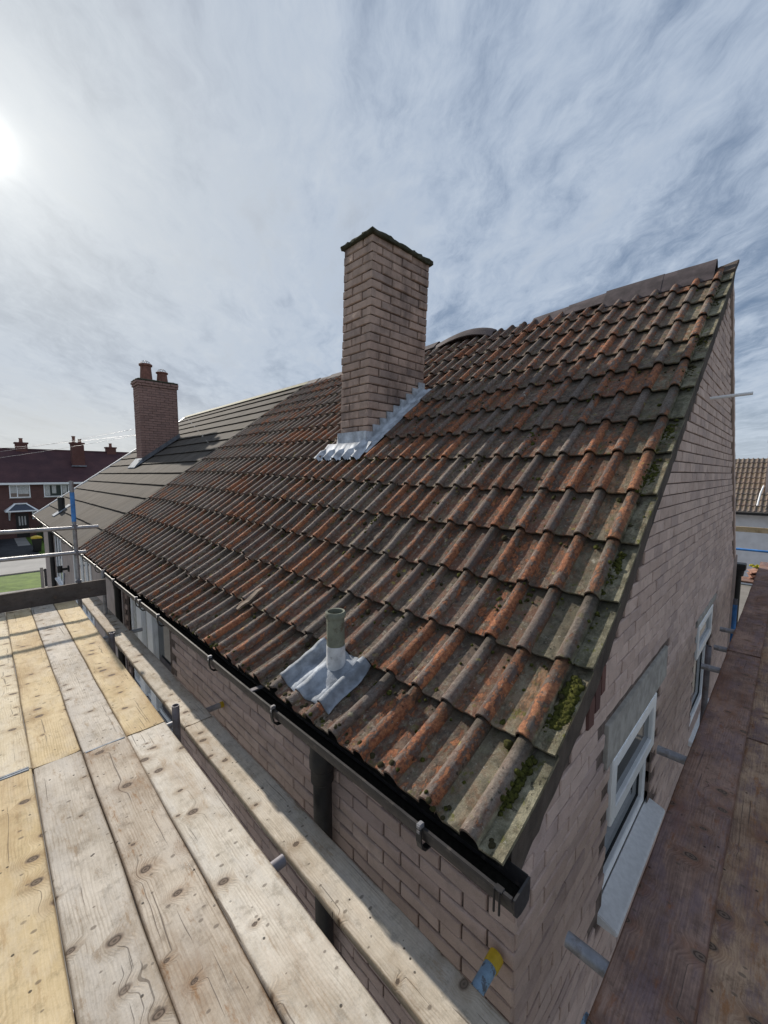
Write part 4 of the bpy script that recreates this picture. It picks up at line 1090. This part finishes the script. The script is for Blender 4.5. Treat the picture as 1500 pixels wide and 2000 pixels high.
tube_thing('guard_rail', (.95, 11.2, -1.57), (-2.2, 11.2, -1.55), 'blue guard rail past the far corner of the gable', 'bluepaint', 'guard rails')
# timber rail and tile stack past the far corner
mb = MB(); off = 3; pts = []
for k in range(13):
    u = 1.1-3.4*k/12
    for (a, z) in ((11.12, -1.19), (11.16, -1.19), (11.16, -1.085), (11.12, -1.085)):
        i = mb.vert((u, a, z)); mb.uv[i] = (u, z+a)
for k in range(12):
    for j in range(4): mb.face((4*k+j, 4*k+(j+1) % 4, 4*k+4+(j+1) % 4, 4*k+4+j))
mb.face((0,1,2,3)); mb.face((48,49,50,51)); mb.va = {'rim': [0]*52}
tag(mb.build('timber_rail', WOODS['yellow']), 'fresh yellow timber rail past the far corner of the gable', 'timber rail')
T['oldtile'] = mat_plain('old_clay_tile', (.30, .17, .13), .9, 0, .5, 6, .5, .2)
for s_, (cu, cv, n_) in enumerate([(.36, 10.85, 5), (.02, 10.95, 7), (-.34, 10.8, 6)]):
    for k in range(n_):
        z = -2.06+.034*k; a = R(-.25, .25); mb = MB(); rr = []
        for q in range(9):
            f = q/8-.5; h = .02*math.cos(f*7)
            du, dv = f*.30, .19
            pa = (cu+du*math.cos(a)-(-dv)*math.sin(a), cv+du*math.sin(a)+(-dv)*math.cos(a)); pb = (cu+du*math.cos(a)-dv*math.sin(a), cv+du*math.sin(a)+dv*math.cos(a))
            rr.append([(pa[0], pa[1], z+h), (pb[0], pb[1], z+h), (pb[0], pb[1], z+h+.014), (pa[0], pa[1], z+h+.014)])
        mb.ring_loft(rr)
        which = ['nearest the gable corner', 'in the middle', 'at the right'][s_]
        lev = 'topmost' if k == n_-1 else ('lowest' if k == 0 else 'one of the middle')
        tag(mb.build('roof_tile', T['oldtile'], smooth=True, auto=40), f'{lev} loose tile in the stack {which} beyond the gable walkway' if lev != 'one of the middle' else f'loose old tile inside the stack {which} beyond the gable walkway', 'roof tile', f'old tiles inside the stack {which}' if lev == 'one of the middle' else 'stacked old roof tiles')
mb = MB()
for _ in range(70):
    u_, v_2 = R(-.45, .5), 10.62+R(0, .25)
    c = Vector((u_, v_2, -1.86+R(0, .05))); r_ = R(.02, .05)
    mb.lathe(c, [(r_, 0), (r_*.9, r_*.5), (r_*.4, r_*.8)], 7, .1)
T['ymoss'] = mat_plain('yellow_moss', (.30, .27, .03), .95, 0, .5, 30, .8, .1)
o = mb.build('moss', T['ymoss'], smooth=True); o['kind'] = 'stuff'; o['label'] = 'bright yellow green moss lying on the stacked tiles'; o['category'] = 'moss'
tag(board(-2.5, .75, 10.42, 10.9, -2.07, 'wet', 'wide dark board under the tile stacks beyond the gable', 'loading boards'), 'wide dark board under the tile stacks beyond the gable', 'scaffold board')
mb = MB(); mb.tube((.60, 9.72, -5.6), (.60, 9.72, -1.78), .05, 16); dp = mb.build('downpipe', T['black'], house, smooth=True, auto=40)
mb = MB(); mb.box(.50, 1.2, 9.62, 9.86, -1.74, -1.62); mb.lathe((.60, 9.72, -1.86), [(.06, 0), (.075, .02), (.085, .12)], 14); mb.build('rear_gutter', T['black'], house, bevel=.01)

# ------------------------------------------------------------------ building at the right
rb = thing('white_house', 'white rendered house with brown ribbed tile roof at the right edge', 'house', (-4, 30, -5.6))
mb = MB(); mb.box(-14, 6, 27.3, 33.5, -5.6, -1.87); mb.build('wall', T['white'], rb)
mb = MB(); nu2 = 20*6*5; va = {k: [] for k in ('roll', 'rnd', 'rnd2', 'verge', 'along', 'edge', 'tone', 'side')}
rows = []
cc_ = 10
for c in range(cc_):
    for e in (0, 1):
        f = (c+e)/cc_; row = []
        for i in range(nu2+1):
            u = -14+20*i/(nu2); h = .05*max(0, math.sin(i/3*math.pi))+(.05 if e == 0 else 0)
            row.append(mb.vert((u, 26.9+3.6*f, -1.9+2.75*f+h))); t_ = random.random()
            for k, x in zip(va, (h/.05, .3, .5, .35, .2, 0, .5, .5)): va[k].append(x)
        rows.append(row)
for a, b in zip(rows, rows[1:]):
    for k in range(len(a)-1): mb.face((a[k], a[k+1], b[k+1], b[k]))
mb.va = va; mb.build('roof', T['tile'], rb, smooth=False, recalc=False)
mb = MB(); mb.quad((-14, 30.5, .85), (6, 30.5, .85), (6, 33.9, -1.9), (-14, 33.9, -1.9)); mb.build('rear_roof', T['farroof'], rb, recalc=False)
mb = MB(); mb.box(-14, 6, 26.84, 26.95, -2.02, -1.90); mb.build('gutter', T['black'], rb)
mb = MB(); mb.box(.35, .98, 28.1, 29.3, -1.2, 1.55); mb.box(.30, 1.03, 28.05, 29.35, 1.552, 1.70); rch = mb.build('chimney', T['render'], rb, bevel=.01)
mb = MB(); mb.lathe((.66, 28.5, 1.70), [(.14, 0), (.12, .35), (.14, .4)], 14); mb.build('chimney_pot', T['pot'], rch, smooth=True)
mb = MB(); mb.path([(1.05, 28.2, -.6), (1.12, 27.6, -.95), (1.18, 27.05, -1.55)], .035, 8); mb.build('roof_cable', T['upvc'], rb)

# ------------------------------------------------------------------ street, terrace and cars far left
def sheet(name, pts, z, mat, n=1):
    mb = MB(); mb.v = [(a, b, z) for a, b in pts]; mb.face(range(len(pts)))
    return structure(mb.build(name, mat, recalc=False))
def mat_ground(name, a, b, scale=1.5, fine=60):
    m = M(name); o = m.obj(); n1 = m.noise(o, scale, 6, .65); n2 = m.noise(o, fine, 4, .7)
    c = m.mix(m.step(n1, .3, .7), a, b); c = m.mix(.5, c, m.ramp(n2, (.2, .55), (.8, 1.1)), 'MULTIPLY')
    return m.done(c, .9, 0, n2, .4, .02, .2)
T['grass'] = mat_ground('mown_grass', (.06, .115, .014), (.14, .215, .035), 1.6, 9)
T['asphalt'] = mat_ground('dark_asphalt', (.035, .035, .04), (.06, .06, .065))
T['road'] = mat_ground('pale_worn_road', (.27, .265, .26), (.36, .35, .34), .5)
T['paving'] = mat_ground('concrete_paving', (.26, .245, .23), (.34, .32, .30), .9)
T['yardp'] = mat_ground('worn_yard', (.20, .185, .165), (.28, .26, .24), .6)
T['field'] = mat_ground('distant_ground', (.05, .08, .02), (.10, .11, .04), .05, 2)
sheet('ground', [(-900, -900), (900, -900), (900, 900), (-900, 900)], -5.616, T['field'])
sheet('yard', [(-22, -12), (25.8, -12), (25.8, 27.2), (-22, 27.2)], -5.612, T['yardp'])

sheet('lawn', [(26.2, 0.0), (30.3, -.9), (30.3, 2.05), (26.0, 1.75)], -5.604, T['grass'])
sheet('front_path', [(25.8, -12), (30.4, -12), (30.4, 10), (25.8, 10)], -5.608, T['paving'])
sheet('road', [(30.4, -90), (35.6, -90), (35.6, 90), (30.4, 90)], -5.604, T['road'])
for u in (30.4, 35.6):
    mb = MB(); mb.box(u-.06, u+.06, -90, 90, -5.616, -5.5 if u > 31 else -5.53); structure(mb.build('kerb', T['paving']))
sheet('driveway', [(35.75, -12), (47.6, -12), (47.6, 2.35), (35.75, 2.6)], -5.600, T['asphalt'])
sheet('far_lawn', [(35.75, 2.62), (47.6, 2.37), (47.6, 30), (35.75, 30)], -5.606, T['grass'])
sheet('door_path', [(42.2, 1.65), (48, 1.65), (48, 2.4), (42.2, 2.4)], -5.594, T['paving'])

ter = thing('terraced_houses', 'long dark red brick terrace with purple brown roof across the road', 'house', (51, 8, -5.6))
TU, TZ, TR = 47.8, -.78, 2.35
ya = math.radians(3.0)
def tp(u, v, z):                            # terrace frame, turned a little toward the street
    return (TU+(u-TU)*math.cos(ya)+(v-3)*math.sin(ya), 3+(v-3)*math.cos(ya)-(u-TU)*math.sin(ya), z)
def tbox(mb, u0, u1, v0, v1, z0, z1):
    mb.hexa([tp(*q) for q in [(u0,v0,z0),(u1,v0,z0),(u1,v1,z0),(u0,v1,z0),(u0,v0,z1),(u1,v0,z1),(u1,v1,z1),(u0,v1,z1)]])
mb = MB(); tbox(mb, TU, TU+8, -16, 34, -5.6, TZ); mb.build('wall', T['redbrick'], ter)
mb = MB()
mb.hexa([tp(*q) for q in [(TU-.25, -16.3, TZ-.06), (TU+8.25, -16.3, TZ-.06), (TU+8.25, 34.3, TZ-.06), (TU-.25, 34.3, TZ-.06), (TU+3.95, -16.3, TR), (TU+4.05, -16.3, TR), (TU+4.05, 34.3, TR), (TU+3.95, 34.3, TR)]])
mb.build('roof', T['farroof'], ter)
mb = MB(); tbox(mb, TU-.36, TU-.253, -16.3, 34.3, TZ-.14, TZ+.03); mb.build('gutter', T['upvc'], ter)
mb = MB(); tbox(mb, TU+3.85, TU+4.15, -16.3, 34.3, TR-.06, TR+.07); mb.build('ridge', T['farroof'], ter)
def t_window(v0, v1, z0, z1, muls, curtains):
    mb = MB()
    for x in [v0]+muls+[v1-.07]: tbox(mb, TU-.04, TU-.002, x, x+.07, z0, z1)
    xs_ = [v0]+muls+[v1-.07]
    for zz in (z0, z1-.07):
        for x, x2 in zip(xs_, xs_[1:]): tbox(mb, TU-.04, TU-.002, x+.07, x2, zz, zz+.07)
    f = mb.build('window', T['upvc'], ter)
    mb = MB(); tbox(mb, TU-.02, TU-.006, v0+.03, v1-.03, z0+.03, z1-.03); mb.build('pane', T['glass'], f)
    mb = MB()
    for a, b, zl in curtains: tbox(mb, TU-.032, TU-.022, a, b, zl, z1-.08)
    if curtains: mb.build('curtain', T['curtain'], f)
    mb = MB(); tbox(mb, TU-.1, TU-.002, v0-.05, v1+.05, z0-.07, z0-.003); mb.build('sill', T['concrete'], f)
z0, z1 = -2.06, -.93
t_window(1.60, 2.98, z0, z1, [2.08], [(1.67, 2.06, z0+.4), (2.17, 2.88, z0+.32)])
t_window(3.92, 5.75, z0, z1, [5.15], [(4.0, 4.35, z0+.1), (4.5, 4.8, z0+.3), (5.25, 5.6, z0+.3)])
t_window(-3.4, -1.6, z0, z1, [-2.4], [(-3.3, -2.9, z0+.1)]); t_window(-7, -5.2, z0, z1, [-6], [(-6.9, -6.3, z0+.1)])
t_window(8.2, 10, z0, z1, [9.4], []); t_window(11, 12.6, z0, z1, [12], []); t_window(15, 17, z0, z1, [16], [])
for a in (4.0, -1.4, 7.6): t_window(a, a+2.0, -4.75, -3.35, [a+1.3], [(a+.1, a+.5, -4.6)])
mb = MB(); tbox(mb, TU-.05, TU-.002, 1.86, 2.72, -5.55, -3.45); d = mb.build('door', T['black'], ter, bevel=.01)
mb = MB()
for x in (2.05, 2.24, 2.43): tbox(mb, TU-.056, TU-.051, x, x+.1, -4.5, -3.7)
mb.build('door_pane', T['curtain'], d)
mb = MB()                                   # porch canopy: hipped slate top with a white surround
A = [(TU-1.0, 1.25, -3.12), (TU-.002, 1.25, -3.12), (TU-.002, 3.22, -3.12), (TU-1.0, 3.22, -3.12), (TU-.32, 1.82, -2.62), (TU-.002, 1.82, -2.62), (TU-.002, 2.66, -2.62), (TU-.32, 2.66, -2.62)]
mb.hexa([tp(*q) for q in A]); cn = mb.build('porch_canopy', mat_plain('blue_slate', (.075, .085, .115), .6), ter)
mb = MB(); tbox(mb, TU-1.08, TU-.002, 1.17, 3.30, -3.24, -3.125)
for sgn, va_, vb_ in ((0, 1.18, 1.80), (1, 3.29, 2.68)):
    mb.hexa([tp(*q) for q in [(TU-1.06, va_, -3.12), (TU-.01, va_, -3.12), (TU-.01, va_+(.16 if not sgn else -.16), -3.12), (TU-1.06, va_+(.16 if not sgn else -.16), -3.12),
                              (TU-.36, vb_-(.0), -2.58), (TU-.01, vb_, -2.58), (TU-.01, vb_+(.14 if not sgn else -.14), -2.58), (TU-.36, vb_+(.14 if not sgn else -.14), -2.58)]])
tbox(mb, TU-.40, TU-.002, 1.80, 2.68, -2.62, -2.53)
mb.build('canopy_trim', T['upvc'], cn)
for x in (1.42, 2.98):
    mb = MB(); mb.hexa([tp(*q) for q in [(TU-.9, x, -3.245), (TU-.75, x, -3.245), (TU-.75, x+.09, -3.245), (TU-.9, x+.09, -3.245), (TU-.08, x, -3.95), (TU-.003, x, -4.0), (TU-.003, x+.09, -4.0), (TU-.08, x+.09, -3.95)]])
    mb.hexa([tp(*q) for q in [(TU-.09, x, -4.0), (TU-.003, x, -4.0), (TU-.003, x+.09, -4.0), (TU-.09, x+.09, -4.0), (TU-.09, x, -3.245), (TU-.003, x, -3.245), (TU-.003, x+.09, -3.245), (TU-.09, x+.09, -3.245)]])
    mb.build('canopy_bracket', T['upvc'], cn)
T['redstack'] = mat_brick_far('far_chimney_brick', (.16, .065, .055), (.13, .055, .05), (.15, .10, .09))
for (v, u, zb, zt, w_, pots) in ((3.05, TU+4.0, 2.1, 2.85, .85, 1), (7.0, TU+2.1, .75, 2.95, 1.0, 2), (10.3, TU+4.0, 2.1, 2.75, .85, 1), (-5, TU+4, 2.1, 2.8, .9, 2), (17, TU+2.1, .7, 2.8, .9, 2), (24, TU+4, 2.1, 2.8, .9, 1)):
    mb = MB(); tbox(mb, u-.35, u+.35, v-w_/2, v+w_/2, zb, zt); tbox(mb, u-.42, u+.42, v-w_/2-.07, v+w_/2+.07, zt+.001, zt+.14); ch = mb.build('chimney', T['redstack'], ter)
    for q in range(pots):
        x, y, z = tp(u, v+(q-.5*(pots-1))*.48, zt+.14); hh = .62-.25*q if pots > 1 else .4
        mb = MB(); mb.lathe((x, y, z), [(.17, 0), (.14, .08), (.125, hh*.8), (.16, hh*.86), (.16, hh), (.1, hh)], 12); mb.build('chimney_pot', T['pot'], ch, smooth=True, auto=40)
    if zb < 1:
        mb = MB(); tbox(mb, u-.5, u-.352, v-w_/2-.1, v+w_/2+.1, zb+.0, zb+.1); mb.build('lead_apron', T['lead'], ch)

# parked cars: side outline lofted across the width, narrower at the roof
def car(name, at, yaw, label, col):
    t = thing(name, label, 'car', (at[0], at[1], -5.6), 'cars parked on the driveway'); t.rotation_euler = (0, 0, yaw)
    base = W3((at[0], at[1], -5.6))
    paint = mat_plain(name+'_paint', col, .25, .0, .04, 4, 0.0, .6)
    class Lb(MB): pass
    def loc(x, y, z): return (at[0]+x, at[1]+y, -5.6+z)
    low = [(-2.1, .32), (-2.15, .5), (-2.12, .72), (-1.95, .92), (-1.1, .98), (.75, 1.0), (1.75, .9), (2.08, .72), (2.14, .45), (2.05, .28)]
    mb = MB(); rings = []
    for y, sx, sz in ((-.86, .95, .96), (-.82, .99, 1), (-.4, 1, 1.03), (0, 1.0, 1.04), (.4, 1, 1.03), (.82, .99, 1), (.86, .95, .96)):
        rings.append([loc(x*sx, y, z*sz if z > .4 else z) for x, z in low])
    mb.ring_loft(rings); mb.build('body', paint, t, smooth=True, auto=35)
    cab = [(-1.85, .95), (-1.55, 1.38), (-1.1, 1.47), (-.1, 1.49), (.25, 1.42), (1.05, .97)]
    mb = MB(); rings = []
    for y, k in ((-.80, 0), (-.68, .45), (-.60, 1), (0, 1.03), (.60, 1), (.68, .45), (.80, 0)):
        rings.append([loc(x, y, .95+(z-.95)*(k if abs(y) > .61 else 1)*1.0 if k != 0 else .955) for x, z in cab])
    mb.ring_loft(rings); mb.build('cabin', paint, t, smooth=True, auto=30)
    mb = MB()
    for s_ in (-1, 1):
        mb.quad(loc(-1.45, s_*.765, 1.02), loc(.75, s_*.765, 1.02), loc(.15, s_*.65, 1.36), loc(-1.3, s_*.65, 1.36))
    mb.quad(loc(-1.87, -.6, 1.0), loc(-1.87, .6, 1.0), loc(-1.6, .52, 1.38), loc(-1.6, -.52, 1.38)); mb.quad(loc(1.04, -.62, 1.0), loc(1.04, .62, 1.0), loc(.34, .54, 1.40), loc(.34, -.54, 1.40))
    mb.build('car_window', T['glass'], t, recalc=False)
    for x in (-1.3, 1.32):
        for s_ in (-1, 1):
            mb = MB(); mb.tube(loc(x, s_*.70, .32), loc(x, s_*.875, .32), .32, 22); wl = mb.build('wheel', T['black'], t, smooth=True, auto=40)
            mb = MB(); mb.tube(loc(x, s_*.86, .32), loc(x, s_*.885, .32), .2, 16); mb.build('rim', T['galv'], wl, smooth=True, auto=40)
    for s_ in (-1, 1):
        mb = MB(); mb.box(at[0]-2.13, at[0]-2.02, at[1]+s_*.68-.13, at[1]+s_*.68+.13, -5.6+.66, -5.6+.84); mb.build('tail_light', T['red'], t, bevel=.02)
        mb = MB(); mb.box(at[0]+1.98, at[0]+2.1, at[1]+s_*.62-.18, at[1]+s_*.62+.18, -5.6+.6, -5.6+.74); mb.build('headlight', T['galv'], t, bevel=.02)
    return t
car('parked_car', (44.2, -.35, 0), 0, 'silver white car on the driveway nearer the porch', (.55, .57, .6))
car('parked_car', (37.9, -.62, 0), 0, 'white car on the driveway closer to the road', (.66, .68, .7))

def bin_thing(u, v, body, lid, label):
    t = thing('wheelie_bin', label, 'wheelie bin', (u, v, -5.6))
    mb = MB(); mb.hexa([(u-.25, v-.2, -5.55), (u+.25, v-.2, -5.55), (u+.25, v+.2, -5.55), (u-.25, v+.2, -5.55), (u-.32, v-.28, -4.62), (u+.32, v-.28, -4.62), (u+.32, v+.28, -4.62), (u-.32, v+.28, -4.62)]); mb.build('body', body, t, bevel=.03)
    mb = MB(); rr = []
    for k in range(7):
        f = k/6-.5; rr.append([(u-.36, v+f*.62, -4.615), (u+.36, v+f*.62, -4.615), (u+.34, v+f*.6, -4.54+.09*math.cos(f*3)), (u-.34, v+f*.6, -4.54+.09*math.cos(f*3))])
    mb.ring_loft(rr); mb.build('lid', lid, t, bevel=.015)
    for s_ in (-1, 1):
        mb = MB(); mb.tube((u+.27, v+s_*.18, -5.5), (u+.27, v+s_*.24, -5.5), .1, 14); mb.build('wheel', T['black'], t)
bin_thing(38.3, 2.52, T['black'], T['yellow'], 'dark wheelie bin with bright yellow lid beside the driveway')
# dark gate panel with pale post
gt = thing('garden_gate', 'dark boarded garden gate with pale post by the near lawn', 'gate', (25.6, 2.0, -5.6))
mb = MB()
for k in range(6): mb.box(25.6, 25.63, 1.86+.115*k, 1.97+.115*k, -5.52, -4.62)
mb.box(25.631, 25.66, 1.86, 2.54, -5.3, -5.2); mb.box(25.631, 25.66, 1.86, 2.54, -4.85, -4.75); mb.build('gate_panel', mat_plain('dark_gate_paint', (.035, .037, .042), .6), gt)
mb = MB(); mb.box(25.55, 25.67, 1.72, 1.84, -5.6, -4.55); mb.build('gate_post', T['paving'], gt, bevel=.01)
# clipped hedge of many leaf faces
def shrub(name, u, v, su, sv, h, n, label):
    t = thing(name, label, 'hedge', (u, v, -5.6)); mb = MB()
    for _ in range(n):
        a, b, c = R(-1, 1), R(-1, 1), R(0, 1)
        k = (abs(a)**3+abs(b)**3+(c**4))
        if k > 1.35: continue
        p_ = Vector((u+a*su*(1+.15*fbm((b*3, c*3, 1), 1)), v+b*sv*(1+.15*fbm((a*3, c*3, 2), 1)), -5.6+.05+c*h*(1+.12*fbm((a*3, b*3, 5), 1))))
        d1 = Vector((R(-1, 1), R(-1, 1), R(-1, 1))).normalized()*R(.04, .09); d2 = Vector((R(-1, 1), R(-1, 1), R(-1, 1))).normalized()*R(.03, .06)
        mb.quad(p_-d1, p_+d2, p_+d1, p_-d2, random.random())
    mb.build('foliage', T['leaf'], t, recalc=False)
    mb = MB()
    for k in range(5): mb.tube((u+R(-.5, .5)*su, v+R(-.5, .5)*sv, -5.6), (u+R(-.6, .6)*su, v+R(-.6, .6)*sv, -5.6+h*.6), .03, 6, .012)
    mb.build('stem', mat_plain(name+'_stem', (.06, .045, .03), .9), t)
mm = M('hedge_leaf'); T['leaf'] = mm.done(mm.mix(mm.attr('tint'), (.012, .028, .010), (.05, .085, .022)), .7)
shrub('garden_hedge', 44.5, 4.3, 2.0, 1.3, 1.3, 4200, 'dark green hedge in the garden right of the porch path')

# overhead wires from the terrace to a pole out of view
for k, (za, zb_, lab) in enumerate(((.95, 3.6, 'topmost thin wire strung over the street'), (.55, 3.3, 'middle thin wire strung over the street'), (1.7, 3.05, 'lowest thin wire strung over the street'))):
    mb = MB(); pts = []
    for q in range(13):
        f = q/12; pts.append((47+(24-47)*f, -3.5+13.5*f+k*.25, za+(zb_-za)*f-.5*4*f*(1-f)*.6))
    mb.path(pts, .009, 5); tag(mb.build('overhead_wire', T['galv']), lab, 'wire', 'overhead wires')
S.render.film_transparent = False
